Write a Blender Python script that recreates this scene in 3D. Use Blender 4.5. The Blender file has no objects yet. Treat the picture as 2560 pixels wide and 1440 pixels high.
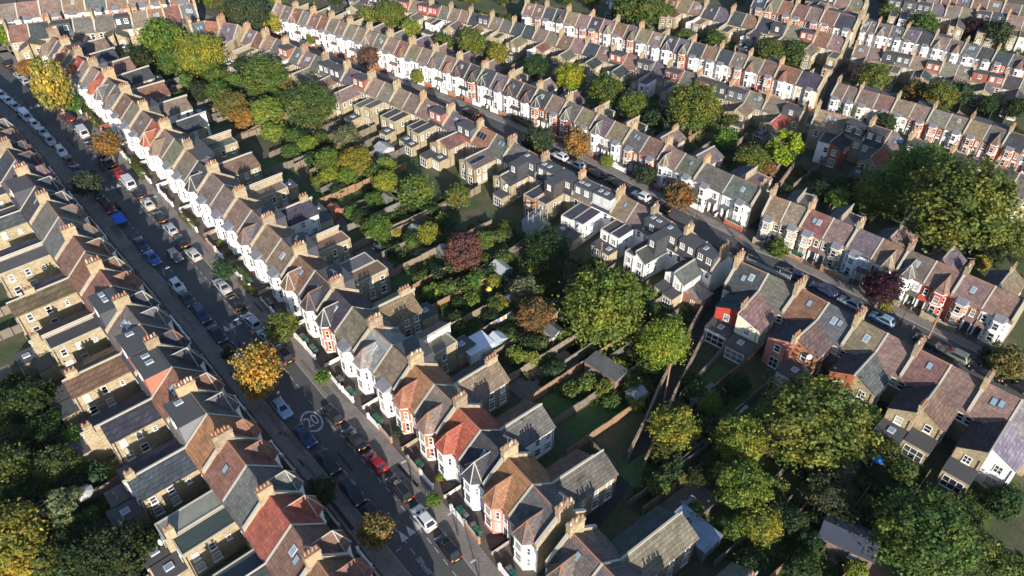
import bpy, math, random
import numpy as np
from mathutils import Vector, Matrix
R = math.radians
C = bpy.context.scene.collection
SC = bpy.context.scene
# ------------------------------------------------------------------ camera, sky, sun, exposure
CF, CDEP, CROLL, CH = 1920.0, R(40.3), R(0.5), 88.0
cam = bpy.data.objects.new('camera', bpy.data.cameras.new('camera')); C.objects.link(cam)
cam.data.sensor_width = 36; cam.data.lens = CF/2560*36; cam.data.clip_end = 5000; cam.data.clip_start = 1
cam.matrix_world = Matrix.Translation((0, 0, CH)) @ Matrix.Rotation(R(90)-CDEP, 4, 'X') @ Matrix.Rotation(-CROLL, 4, 'Z')
SC.camera = cam
SUN_EL = R(18.5); SUN_AZ = math.atan2(0.27, -0.963)     # compass style: x = sin, y = cos
sv = Vector((math.sin(SUN_AZ)*math.cos(SUN_EL), math.cos(SUN_AZ)*math.cos(SUN_EL), math.sin(SUN_EL)))
W = bpy.data.worlds.new('World'); SC.world = W; W.use_nodes = True
wn = W.node_tree.nodes; wl = W.node_tree.links; wn.clear()
sky = wn.new('ShaderNodeTexSky'); sky.sky_type = 'NISHITA'; sky.sun_disc = False
sky.sun_elevation = SUN_EL; sky.sun_rotation = SUN_AZ; sky.air_density = 1.0; sky.dust_density = 0.6; sky.ozone_density = 2.6
bg = wn.new('ShaderNodeBackground'); bg.inputs[1].default_value = 0.12
wo = wn.new('ShaderNodeOutputWorld'); wl.new(sky.outputs[0], bg.inputs[0]); wl.new(bg.outputs[0], wo.inputs[0])
sl = bpy.data.lights.new('sun', 'SUN'); sl.energy = 5.0; sl.angle = R(0.5); sl.color = (1.0, 0.925, 0.82)
so = bpy.data.objects.new('sun', sl); C.objects.link(so); so.rotation_euler = sv.to_track_quat('Z', 'Y').to_euler()
SC.view_settings.view_transform = 'Standard'; SC.view_settings.look = 'None'; SC.view_settings.gamma = 1
SC.view_settings.use_curve_mapping = False; SC.view_settings.exposure = 0.74
SC.cycles.max_bounces = 5; SC.cycles.diffuse_bounces = 3; SC.cycles.transparent_max_bounces = 4
rng = random.Random(7)

def at(u, v, z=0.0):
    """photo pixel (2560 x 1440) to the world point at height z"""
    x = (u-1280)/CF; y = (720-v)/CF; c, s = math.cos(CROLL), math.sin(CROLL)
    x, y = x*c+y*s, -x*s+y*c; s, c = math.sin(CDEP), math.cos(CDEP)
    dz = -s+y*c; t = (z-CH)/dz
    return Vector((x*t, (c+y*s)*t, z))
def pix(p):
    s, c = math.sin(CDEP), math.cos(CDEP); Z = p[2]-CH
    d = p[1]*c-Z*s; y = (p[1]*s+Z*c)/d; x = p[0]/d; cr, sr = math.cos(CROLL), math.sin(CROLL)
    return 1280+CF*(x*cr-y*sr), 720-CF*(x*sr+y*cr)

# ------------------------------------------------------------------ materials
def nmat(name):
    m = bpy.data.materials.new(name); m.use_nodes = True; n = m.node_tree.nodes
    return m, n, m.node_tree.links, n['Principled BSDF']
def mix(n, l, mode, fac, a, b):
    x = n.new('ShaderNodeMix'); x.data_type = 'RGBA'; x.blend_type = mode
    for sock, v in ((x.inputs[0], fac), (x.inputs[6], a), (x.inputs[7], b)):
        if hasattr(v, 'links'): l.new(v, sock)
        else: sock.default_value = v if not isinstance(v, tuple) else (*v, 1)
    return x.outputs[2]
def ramp(n, l, src, stops):
    r = n.new('ShaderNodeValToRGB'); e = r.color_ramp.elements
    while len(e) < len(stops): e.new(0.5)
    for q, (p, c) in zip(e, stops): q.position = p; q.color = (c, c, c, 1) if not isinstance(c, tuple) else (*c, 1)
    l.new(src, r.inputs[0]); return r.outputs[0]
def noise(n, l, vec, scale, detail=4, rough=.6):
    t = n.new('ShaderNodeTexNoise'); t.inputs['Scale'].default_value = scale; t.inputs['Detail'].default_value = detail
    t.inputs['Roughness'].default_value = rough
    if vec is not None: l.new(vec, t.inputs['Vector'])
    return t.outputs[0]
def wpos(n): return n.new('ShaderNodeNewGeometry').outputs['Position']
def objcol(n): return n.new('ShaderNodeObjectInfo').outputs['Color']
def coursed(n, l, sx, sz):
    """object coords as (x+y, z): courses on walls and on roof slopes of any direction"""
    tc = n.new('ShaderNodeTexCoord'); sp = n.new('ShaderNodeSeparateXYZ'); l.new(tc.outputs['Object'], sp.inputs[0])
    ad = n.new('ShaderNodeMath'); ad.operation = 'ADD'; l.new(sp.outputs[0], ad.inputs[0]); l.new(sp.outputs[1], ad.inputs[1])
    cb = n.new('ShaderNodeCombineXYZ')
    for k, (src, sc) in enumerate(((ad.outputs[0], sx), (sp.outputs[2], sz))):
        m = n.new('ShaderNodeMath'); m.operation = 'MULTIPLY'; l.new(src, m.inputs[0]); m.inputs[1].default_value = sc; l.new(m.outputs[0], cb.inputs[k])
    return cb.outputs[0], tc.outputs['Object']
def m_coursed(name, bw, bh, sx, sz, lo, hi, joint, rough, patch, bump=.25):
    m, n, l, b = nmat(name); vec, oc = coursed(n, l, sx, sz)
    br = n.new('ShaderNodeTexBrick'); l.new(vec, br.inputs['Vector']); br.inputs['Scale'].default_value = 1
    br.inputs['Brick Width'].default_value = bw; br.inputs['Row Height'].default_value = bh
    br.inputs['Mortar Size'].default_value = joint; br.inputs['Mortar Smooth'].default_value = .3; br.inputs['Bias'].default_value = 0
    br.inputs['Color1'].default_value = (lo, lo, lo, 1); br.inputs['Color2'].default_value = (hi, hi, hi, 1)
    br.inputs['Mortar'].default_value = (.5, .5, .5, 1)
    c = mix(n, l, 'MULTIPLY', 1.0, objcol(n), br.outputs[0])
    w = wpos(n)
    c = mix(n, l, 'MULTIPLY', 1.0, c, ramp(n, l, noise(n, l, w, .55, 5), [(.3, 1-patch), (.7, 1+patch)]))
    c = mix(n, l, 'MULTIPLY', 1.0, c, ramp(n, l, noise(n, l, w, 3.5, 4, .7), [(.3, 1-patch*.8), (.7, 1+patch*.8)]))
    lich = ramp(n, l, noise(n, l, w, 1.7, 6, .75), [(.62, 0.0), (.78, 1.0)])
    lf = n.new('ShaderNodeMath'); lf.operation = 'MULTIPLY'; l.new(lich, lf.inputs[0]); lf.inputs[1].default_value = .16
    c = mix(n, l, 'MIX', lf.outputs[0], c, (.2, .18, .16))
    l.new(c, b.inputs['Base Color']); b.inputs['Roughness'].default_value = rough; b.inputs['Specular IOR Level'].default_value = .22
    bp = n.new('ShaderNodeBump'); bp.inputs['Strength'].default_value = bump; bp.inputs['Distance'].default_value = .04
    l.new(br.outputs[0], bp.inputs['Height']); l.new(bp.outputs[0], b.inputs['Normal'])
    return m
def m_plain(name, rough=.7, patch=.12, scale=.8, spec=.5, streak=0):
    m, n, l, b = nmat(name); w = wpos(n); c = objcol(n)
    c = mix(n, l, 'MULTIPLY', 1.0, c, ramp(n, l, noise(n, l, w, scale, 6, .65), [(.28, 1-patch), (.72, 1+patch*.6)]))
    c = mix(n, l, 'MULTIPLY', 1.0, c, ramp(n, l, noise(n, l, w, scale*7, 3, .7), [(.3, 1-patch*.6), (.7, 1+patch*.4)]))
    l.new(c, b.inputs['Base Color']); b.inputs['Roughness'].default_value = rough; b.inputs['Specular IOR Level'].default_value = spec
    return m
def m_glass():
    m, n, l, b = nmat('window_glass'); r = n.new('ShaderNodeObjectInfo').outputs['Random']
    c = ramp(n, l, r, [(.0, (.02, .024, .03)), (.35, (.05, .055, .06)), (.5, (.22, .22, .2)), (.8, (.45, .43, .38))])
    m.node_tree.nodes[-1].color_ramp.interpolation = 'CONSTANT'
    l.new(c, b.inputs['Base Color']); b.inputs['Roughness'].default_value = .08; b.inputs['Specular IOR Level'].default_value = .8
    return m
def m_leaf():
    m, n, l, b = nmat('foliage'); g = n.new('ShaderNodeNewGeometry'); oc = n.new('ShaderNodeTexCoord').outputs['Object']
    c = objcol(n)
    warm = mix(n, l, 'MULTIPLY', 1.0, c, (1.28, 1.1, .7))
    cool = mix(n, l, 'MULTIPLY', 1.0, c, (.62, .82, .8))
    nz = noise(n, l, oc, 1.6, 3)
    c = mix(n, l, 'MIX', ramp(n, l, nz, [(.38, 0.), (.68, 1.)]), cool, warm)
    c = mix(n, l, 'MULTIPLY', 1.0, c, ramp(n, l, g.outputs['Random Per Island'], [(0, .55), (.8, 1.25), (1, 1.7)]))
    l.new(c, b.inputs['Base Color']); b.inputs['Roughness'].default_value = .6; b.inputs['Specular IOR Level'].default_value = .25
    tr = n.new('ShaderNodeBsdfTranslucent'); l.new(c, tr.inputs[0]); ms = n.new('ShaderNodeMixShader'); ms.inputs[0].default_value = .36
    l.new(b.outputs[0], ms.inputs[1]); l.new(tr.outputs[0], ms.inputs[2]); l.new(ms.outputs[0], n['Material Output'].inputs[0])
    return m
def m_ground():
    m, n, l, b = nmat('garden_soil'); w = wpos(n)
    c = ramp(n, l, noise(n, l, w, .16, 6, .65), [(.3, (.055, .05, .03)), (.45, (.05, .075, .024)), (.58, (.095, .085, .045)), (.75, (.14, .118, .08))])
    c = mix(n, l, 'MULTIPLY', 1.0, c, ramp(n, l, noise(n, l, w, 3, 5, .75), [(.3, .45), (.7, 1.5)]))
    l.new(c, b.inputs['Base Color']); b.inputs['Roughness'].default_value = .95; return m
def m_road():
    m, n, l, b = nmat('asphalt'); w = wpos(n)
    c = ramp(n, l, noise(n, l, w, .12, 6, .6), [(.3, (.06, .06, .064)), (.7, (.088, .086, .085))])
    c = mix(n, l, 'MULTIPLY', 1.0, c, ramp(n, l, noise(n, l, w, 6, 5, .8), [(.3, .8), (.7, 1.2)]))
    v = n.new('ShaderNodeTexVoronoi'); v.feature = 'DISTANCE_TO_EDGE'; v.inputs['Scale'].default_value = .22; l.new(w, v.inputs['Vector'])
    c = mix(n, l, 'MULTIPLY', 1.0, c, ramp(n, l, v.outputs[0], [(.0, .72), (.012, 1.0)]))
    l.new(c, b.inputs['Base Color']); b.inputs['Roughness'].default_value = .85; return m
def m_pave():
    m, n, l, b = nmat('paving_slabs'); w = wpos(n)
    c = mix(n, l, 'MULTIPLY', 1.0, objcol(n), ramp(n, l, noise(n, l, w, .35, 6, .7), [(.3, .72), (.7, 1.2)]))
    br = n.new('ShaderNodeTexBrick'); l.new(w, br.inputs['Vector']); br.inputs['Scale'].default_value = 1.2
    br.inputs['Color1'].default_value = (.85, .85, .85, 1); br.inputs['Color2'].default_value = (1.1, 1.1, 1.1, 1); br.inputs['Mortar'].default_value = (.6, .6, .6, 1)
    br.inputs['Mortar Size'].default_value = .02
    c = mix(n, l, 'MULTIPLY', 1.0, c, br.outputs[0])
    l.new(c, b.inputs['Base Color']); b.inputs['Roughness'].default_value = .9; return m
def m_car():
    m, n, l, b = nmat('car_paint'); l.new(objcol(n), b.inputs['Base Color']); b.inputs['Roughness'].default_value = .28
    b.inputs['Coat Weight'].default_value = .6; b.inputs['Coat Roughness'].default_value = .06; b.inputs['Metallic'].default_value = .15; return m
M = dict(
    tile=m_coursed('roof_tiles', .62, .34, 1, 1.55, .78, 1.2, .03, .8, .25, .32),
    brick=m_coursed('brickwork', .45, .15, 1, 1, .72, 1.25, .02, .9, .2, .2),
    paint=m_plain('painted_render', .75, .1, .7), felt=m_plain('roof_felt', .75, .25, .6), metal=m_plain('painted_metal', .45, .08, 1.0),
    stone=m_plain('coping_stone', .85, .22, 1.5), wood=m_plain('weathered_timber', .85, .28, 1.6), lead=m_plain('lead_sheet', .45, .3, .9),
    pot=m_plain('chimney_pot_clay', .8, .18, 3), bark=m_plain('bark', .9, .3, 3), white=m_plain('white_gloss', .5, .06, 1.0),
    glass=m_glass(), leaf=m_leaf(), soil=m_ground(), road=m_road(), pave=m_pave(), car=m_car(), rubber=m_plain('rubber', .8, .1, 3),
    grass=m_plain('mown_grass', .95, .35, 1.2), cloth=m_plain('cloth', .9, .06, 2))
def m_fixed(name, col, rough=.6, metal=0.):
    m, n, l, b = nmat(name); b.inputs['Base Color'].default_value = (*col, 1); b.inputs['Roughness'].default_value = rough; b.inputs['Metallic'].default_value = metal; return m
M['wf'] = m_fixed('white_window_frame', (.78, .77, .74), .5); M['cope'] = m_fixed('pale_coping', (.4, .37, .31), .85); M['terra'] = m_fixed('terracotta_ridge', (.27, .125, .07), .85)
M['cglass'] = m_fixed('car_glass', (.02, .024, .03), .06); M['red'] = m_fixed('tail_lamp_red', (.45, .02, .02), .3); M['lampw'] = m_fixed('lamp_clear', (.7, .7, .68), .2)
M['rub'] = m_fixed('tyre_rubber', (.02, .02, .02), .8); M['alloy'] = m_fixed('wheel_alloy', (.35, .35, .36), .35, .8); M['plate'] = m_fixed('number_plate', (.7, .55, .08), .6)
M['pane'] = m_fixed('rooflight_glass', (.20, .27, .34), .05); M['feltd'] = m_fixed('dark_felt', (.065, .066, .07), .8); M['mark'] = m_plain('road_paint', .8, .42, 2.6); M['solar'] = m_fixed('solar_cell', (.015, .02, .04), .15)

# ------------------------------------------------------------------ mesh helpers
class MB:
    def __init__(s): s.v = []; s.f = []; s.m = []
    def face(s, pts, m=0):
        k = len(s.v); s.v += [tuple(p) for p in pts]; s.f.append(tuple(range(k, k+len(pts)))); s.m.append(m)
    def box(s, x0, x1, y0, y1, z0, z1, m=0, top=None):
        p = [(x0, y0, z0), (x1, y0, z0), (x1, y1, z0), (x0, y1, z0), (x0, y0, z1), (x1, y0, z1), (x1, y1, z1), (x0, y1, z1)]
        s.hexa(p, m, top)
    def hexa(s, p, m=0, top=None):
        k = len(s.v); s.v += [tuple(q) for q in p]
        for i, q in enumerate(((3, 2, 1, 0), (4, 5, 6, 7), (0, 1, 5, 4), (1, 2, 6, 5), (2, 3, 7, 6), (3, 0, 4, 7))):
            s.f.append(tuple(k+j for j in q)); s.m.append(top if (i == 1 and top is not None) else m)
    def slab(s, quad, t, m=0):
        """quad (4 points, ccw from above) thickened downwards by t"""
        s.hexa([(p[0], p[1], p[2]-t) for p in quad]+[tuple(p) for p in quad], m)
    def prism(s, poly, x0, x1, m=0):
        """poly in (y, z), extruded along x"""
        k = len(s.v); n = len(poly)
        s.v += [(x0, y, z) for y, z in poly]+[(x1, y, z) for y, z in poly]
        s.f.append(tuple(k+i for i in range(n))[::-1]); s.f.append(tuple(k+n+i for i in range(n))); s.m += [m, m]
        for i in range(n):
            j = (i+1) % n; s.f.append((k+i, k+j, k+n+j, k+n+i)); s.m.append(m)
    def vprism(s, poly, z0, z1, m=0, top=None):
        k = len(s.v); n = len(poly)
        s.v += [(x, y, z0) for x, y in poly]+[(x, y, z1) for x, y in poly]
        s.f.append(tuple(k+i for i in range(n))[::-1]); s.f.append(tuple(k+n+i for i in range(n))); s.m += [m, m if top is None else top]
        for i in range(n):
            j = (i+1) % n; s.f.append((k+i, k+j, k+n+j, k+n+i)); s.m.append(m)
    def tube(s, a, b, ra, rb=None, seg=8, m=0):
        a = Vector(a); b = Vector(b); rb = ra if rb is None else rb; d = (b-a).normalized()
        u = d.orthogonal().normalized(); w = d.cross(u); k = len(s.v)
        for c, r in ((a, ra), (b, rb)):
            for i in range(seg):
                t = 2*math.pi*i/seg; s.v.append(tuple(c+u*math.cos(t)*r+w*math.sin(t)*r))
        for i in range(seg):
            j = (i+1) % seg; s.f.append((k+i, k+j, k+seg+j, k+seg+i)); s.m.append(m)
        s.f.append(tuple(k+seg+i for i in range(seg))); s.m.append(m); s.f.append(tuple(k+i for i in range(seg))[::-1]); s.m.append(m)
    def mesh(s, name, mats):
        me = bpy.data.meshes.new(name); me.from_pydata(s.v, [], s.f)
        for q in mats: me.materials.append(M[q])
        if any(s.m): me.polygons.foreach_set('material_index', s.m)
        me.update(); return me
def link(name, me, parent=None, loc=(0, 0, 0), rz=0, col=None, scale=None):
    o = bpy.data.objects.new(name, me); C.objects.link(o)
    if parent is not None: o.parent = parent
    o.location = loc; o.rotation_euler = (0, 0, rz)
    if scale is not None: o.scale = scale
    if col is not None: o.color = (*col, 1)
    return o
def part(name, mb, mats, parent, col=None): return link(name, mb.mesh(name, mats.split()), parent, col=col)
USED = {}
def tag(o, label, cat, group=None, kind=None):
    o['label'] = label; o['category'] = cat
    if group: o['group'] = group
    if kind: o['kind'] = kind
    elif cat in ('wall', 'road marking'): o['kind'] = 'thing'
    USED.setdefault((cat, label), []).append(o)
def thing(name, loc, rz, label, cat, group=None):
    o = bpy.data.objects.new(name, None); C.objects.link(o); o.location = loc; o.rotation_euler = (0, 0, rz); o.empty_display_size = .5
    tag(o, label, cat, group); return o
def struct(name, mb, mats, col=None):
    o = link(name, mb.mesh(name, mats.split()), col=col); o['kind'] = 'structure'; return o
ORD = 'first second third fourth fifth sixth seventh eighth ninth tenth eleventh twelfth thirteenth fourteenth fifteenth sixteenth seventeenth eighteenth nineteenth twentieth'.split()
def ordn(k):
    if k < 20: return ORD[k]
    t = ['twenty', 'thirty', 'forty'][(k+1)//10-2]
    return t+'-'+ORD[(k+1) % 10-1] if (k+1) % 10 else {'twenty': 'twentieth', 'thirty': 'thirtieth', 'forty': 'fortieth'}[t]

# shared meshes
_wm = {}
def win_mesh(w, h, bars=1):
    k = (round(w, 2), round(h, 2), bars)
    if k in _wm: return _wm[k]
    b = MB(); f = .09; d = .09
    b.box(-w/2, -w/2+f, 0, d, 0, h); b.box(w/2-f, w/2, 0, d, 0, h); b.box(-w/2+f, w/2-f, 0, d, 0, f); b.box(-w/2+f, w/2-f, 0, d, h-f, h)
    b.box(-w/2+f, w/2-f, 0, d*.8, h*.5-.035, h*.5+.035)
    for i in range(1, bars): x = -w/2+w*i/bars; b.box(x-.04, x+.04, 0, d*.9, f, h-f)
    b.box(-w/2-.08, w/2+.08, 0, .16, -.1, -.004)
    b.face([(w/2-f, .03, f), (-w/2+f, .03, f), (-w/2+f, .03, h-f), (w/2-f, .03, h-f)], 1)
    _wm[k] = b.mesh('window', ['wf', 'glass']); return _wm[k]
def window(parent, x, y, z, rz, w=1.0, h=1.6, bars=1):
    return link('window', win_mesh(w, h, bars), parent, (x, y, z), rz)
b = MB(); b.tube((0, 0, 0), (0, 0, .55), .15, .12, 8); b.tube((0, 0, .42), (0, 0, .5), .155, .155, 8); POT = b.mesh('chimney_pot', ['pot'])
b = MB(); b.box(-.42, .42, -.6, .6, 0, .1); b.face([(-.33, -.51, .105), (.33, -.51, .105), (.33, .51, .105), (-.33, .51, .105)], 1); SKYL = b.mesh('skylight', ['metal', 'pane'])
b = MB(); b.box(-.5, .5, -.82, .82, 0, .06); b.face([(-.47, -.79, .064), (.47, -.79, .064), (.47, .79, .064), (-.47, .79, .064)], 1); SOLAR = b.mesh('solar_panel', ['metal', 'solar'])
b = MB(); n_ = 12
for i in range(n_):
    t0, t1 = 2*math.pi*i/n_, 2*math.pi*(i+1)/n_; q = lambda t, r, z: (r*math.cos(t), r*math.sin(t), z)
    b.face([q(t0, .42, .12), q(t1, .42, .12), q(t1, .2, .03), q(t0, .2, .03)]); b.face([q(t0, .2, .03), q(t1, .2, .03), (0, 0, 0)])
b.tube((0, 0, 0), (0, 0, -.45), .03, .03, 6); b.tube((0, .2, 0), (0, 0, .4), .015, .02, 5); DISH = b.mesh('satellite_dish', ['white'])
b = MB(); b.tube((0, 0, 0), (0, 0, 1.7), .025, .02, 5); b.tube((-.7, 0, 1.6), (.7, 0, 1.6), .02, .02, 5)
for i in range(7): b.tube((-.6+.2*i, -.3+.02*i, 1.6), (-.6+.2*i, .3-.02*i, 1.6), .012, .012, 4)
AERIAL = b.mesh('aerial', ['metal'])

# ------------------------------------------------------------------ house
RC = dict(B=(.185, .142, .112), b=(.235, .187, .145), G=(.125, .112, .11), D=(.056, .058, .068), R=(.30, .09, .06), O=(.27, .13, .078), K=(.175, .1, .075), L=(.23, .23, .245))
RN = dict(B='brown', b='sandy', G='grey', D='slate', R='red', O='orange-brown', K='reddish-brown', L='pale-grey')
WC = dict(w=(.83, .81, .77), r=(.48, .15, .075), p=(.62, .24, .19), b=(.62, .71, .82), c=(.74, .66, .50), y=(.385, .31, .195), g=(.5, .5, .5), R=(.5, .06, .035), k=(.2, .15, .11), o=(.45, .22, .12))
WN = dict(w='white', r='red-brick', p='pink', b='pale-blue', c='cream', y='yellow-brick', g='grey', R='scarlet', k='dark-brick', o='orange-brick')
def house(O, rz, w, S, label, group, rearface, near, party):
    """O: ridge point of the x=0 side on the ground; local +y faces the street. S: spec dict"""
    df, dr, ze, zr = S['df'], S['dr'], S['ze'], S['zr']; cs = S['cs']; xb = w-cs; sg = 1 if cs == 0 else -1
    H = thing('terraced_house', O, rz, label, 'house', group)
    sl_f = (zr-ze)/df; sl_r = (zr-ze)/dr
    fw, rw = WC[S['front']], WC[S['rear']]
    b = MB(); b.prism([(-dr, 0), (df-.09, 0), (df-.09, ze+sl_f*.09-.02), (0, zr-.02), (-dr, ze-.02)], .02, w-.02)
    part('wall', b, 'brick' if S['rear'] not in 'wcg' else 'paint', H, rw)
    if not rearface:
        b = MB(); b.box(.02, w-.02, df-.09, df, 0, ze-.06); b.box(.02, w-.02, df, df+.07, ze*.5-.1, ze*.5+.1); b.box(.02, w-.02, df, df+.12, ze-.3, ze-.08)
        part('front_wall', b, 'brick' if S['front'] in 'ryok' else 'paint', H, fw)
    # main roof
    b = MB(); ov = .28; zf = ze-ov*sl_f; zk = ze-ov*sl_r; t = .1
    tall = t+.02
    b.slab([(.03, 0, zr+tall), (.03, -dr-ov, zk+tall), (w-.03, -dr-ov, zk+tall), (w-.03, 0, zr+tall)], t)
    b.slab([(.03, df+ov, zf+tall), (.03, 0, zr+tall), (w-.03, 0, zr+tall), (w-.03, df+ov, zf+tall)], t)
    b.prism([(-.14, zr+.1), (.14, zr+.1), (.05, zr+.22), (-.05, zr+.22)], .04, w-.04, 1 if S['terra'] else 0)
    rf = part('roof', b, 'tile terra' if not S['sheet'] else 'felt terra', H, S['rcol'])
    # party walls + chimneys
    for xw, thick, chim in party:
        b = MB(); hh, tt = (.62, .19) if thick else (.2, .12)
        for sgn, d, ss, ex in ((1, df, sl_f, .15), (-1, -dr, sl_r, .1)):
            e = abs(d)+ex; ze2 = zr-e*ss
            p = [(0, zr-.4), (0, zr+hh), (sgn*e, ze2+hh), (sgn*e, ze2-.4)]
            b.prism(p if sgn < 0 else p[::-1], xw-tt, xw+tt)
            q = [(0, zr+hh), (0, zr+hh+.07), (sgn*e, ze2+hh+.07), (sgn*e, ze2+hh)]
            b.prism(q if sgn < 0 else q[::-1], xw-tt-.03, xw+tt+.03, 1)
        part('party_wall', b, 'brick cope', H, WC['y'] if thick else (.4, .36, .3))
        if chim:
            b = MB(); cl = chim*.36+.45; c0 = -.55 if not rearface else -.3; zt = zr+1.75
            b.box(xw-.36, xw+.36, c0-cl/2, c0+cl/2, zr-1.6, zt); b.box(xw-.43, xw+.43, c0-cl/2-.07, c0+cl/2+.07, zt-.32, zt-.16); b.box(xw-.41, xw+.41, c0-cl/2-.05, c0+cl/2+.05, zt, zt+.1)
            ch = part('chimney', b, 'brick', H, rng.choice([WC['y'], WC['y'], (.4, .3, .19), (.3, .23, .16), (.45, .3, .18)]))
            for i in range(chim):
                o = link('chimney_pot', POT, ch, (xw+(.1 if i % 2 else -.1)*(chim > 4), c0-cl/2+.25+(cl-.5)*i/max(1, chim-1), zt+.1), 0, S['potc'] if rng.random() < .8 else (.5, .42, .3))
                o.scale = (1, 1, rng.uniform(.8, 1.3))
            if near and rng.random() < .4: link('aerial', AERIAL, ch, (xw+.3, c0, zt-.2), rng.uniform(0, 6), (.25, .25, .25))
    # front bay
    if not rearface or S['baytop']:
        bw = min(S['bw'], w*.66); bx = cs+sg*S['bo']*w if S['bo'] < 1 else cs+sg*(bw/2+.35); d = 1.05; c = bw*.27; h = bw/2
        pl = [(bx-h, df-.02), (bx+h, df-.02), (bx+c, df+d), (bx-c, df+d)]
        hip = S['bay'] == 'h'; zt = ze-.05 if hip else ze-.35
        bm = 'brick' if S['front'] in 'ryok' and S['trim'] else 'paint'
        b = MB(); b.vprism(pl[::-1] if False else pl, 0, zt)
        for z0, z1, e in ((0, .5, .05), (ze*.5-.12, ze*.5+.12, .09), (zt-.22, zt, .12)):
            k = 1+e/h; b.vprism([(bx+(x-bx)*k, df+(y-df)*1.0+(e if y > df+.1 else 0)) for x, y in pl], z0, z1+.003, 1)
        ba = link('bay', b.mesh('bay', [bm, 'wf' if S['front'] not in 'bpc' else 'paint']), H, col=fw)
        if not rearface:
            fa = math.atan2(d, h-c)
            for z0, hh in ((1.0, 1.75), (ze*.5+.55, 1.55)):
                window(ba, bx, df+d+.005, z0, 0, c*1.5, hh, 1)
                window(ba, bx+(h+c)/2+.005, df+d/2, z0, fa-math.pi/2, .7, hh, 1)
                window(ba, bx-(h+c)/2-.005, df+d/2, z0, math.pi/2-fa, .7, hh, 1)
        o_ = .22; A = (bx-h-o_, df-.02); D = (bx+h+o_, df-.02); B_ = (bx-c-.12, df+d+o_); C_ = (bx+c+.12, df+d+o_); zb = ze+.03
        b = MB()
        if hip:
            zg = zr-.2*(zr-ze); yb = (zr-zg)/sl_f-.2; F = (bx, df-.25, zg); G = (bx, yb, zg)
            A3, B3, C3, D3 = [(*p, zb) for p in (A, B_, C_, D)]
            for f_ in ((B3, A3, F)[::-1], (C3, B3, F)[::-1], (D3, C3, F)[::-1], (A3, G, F)[::-1], (D3, F, G)[::-1], (A3, B3, C3, D3)[::-1]): b.face(f_)
            for p, q in ((F, G), (F, A3), (F, B3), (F, C3), (F, D3)): b.tube(Vector(p)+Vector((0, 0, .03)), Vector(q)+Vector((0, 0, .03)), .075, .075, 5, 1)
            part('bay_roof', b, 'tile terra' if S['terra'] else 'tile cope', ba, S['brcol'])
        else:
            ys = df-.25; zs = zr-ys*sl_f+.16; zb = zt+.02
            E_, G_ = (bx-h*.8, ys, zs), (bx+h*.8, ys, zs); A3, B3, C3, D3 = [(*p, zb) for p in (A, B_, C_, D)]
            for f_ in ((A3, B3, E_), (B3, C3, G_, E_), (C3, D3, G_), (A3, E_, G_, D3), (D3, C3, B3, A3)): b.face(f_)
            part('bay_roof', b, 'lead', ba, (.2, .2, .215) if not S['brs'] else S['rcol'])
        if not rearface:
            # door side
            free = (w-(bx+h)) if sg > 0 else (bx-h); dx = (bx+h+free/2) if sg > 0 else (bx-h)/2
            window(H, dx, df+.07, ze*.5+.55, 0, .85, 1.5)
            b = MB(); b.box(dx-.5, dx+.5, df, df+.06, .1, 2.2); b.box(dx-.62, dx-.5, df, df+.1, .1, 2.75, 1); b.box(dx+.5, dx+.62, df, df+.1, .1, 2.75, 1); b.box(dx-.5, dx+.5, df, df+.1, 2.2, 2.75, 1)
            dcol = rng.choice([(.03, .03, .035), (.04, .07, .05), (.2, .03, .03), (.05, .06, .12), (.5, .5, .48)])
            part('front_door', b, 'paint wf', H, dcol)
            xp = (w-.25) if sg > 0 else .25; b = MB(); b.tube((xp, df+.16, 0), (xp, df+.16, ze-.2), .055, .055, 5); part('drainpipe', b, 'metal', H, (.03, .03, .035) if rng.random() < .6 else (.6, .6, .58))
            if S['porch']:
                b = MB(); x0, x1 = dx-.85, dx+.85; b.slab([(x0, df+1.0, 2.75), (x0, df+.08, 3.35), (x1, df+.08, 3.35), (x1, df+1.0, 2.75)][::1], .1)
                b.box(x0+.05, x0+.2, df+.1, df+.9, 0, 2.65, 1); b.box(x1-.2, x1-.05, df+.1, df+.9, 0, 2.65, 1)
                part('porch', b, 'tile wf', H, S['rcol'] if S['front'] != 'R' else (.45, .08, .05))
    # skylights / solar / dormer
    def on_slope(name, me, x, tt_, front, col, sc=(1, 1, 1)):
        y = df*tt_ if front else -dr*tt_; z = zr-abs(y)*(sl_f if front else sl_r)+.13
        o = link(name, me, rf, (x, y, z), 0, col, sc); o.rotation_euler = (-math.atan(sl_f) if front else math.atan(sl_r), 0, 0)
    for i in range(S['sky']):
        on_slope('skylight', SKYL, w*(.3+.4*((i+.5)/S['sky']))+.1, rng.uniform(.3, .5), not rearface, rng.choice([(.06, .06, .07), (.5, .5, .5)]))
    for i in range(S['solar']):
        on_slope('solar_panel', SOLAR, .8+1.05*i, .45, not rearface, (.3, .3, .32))
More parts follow.
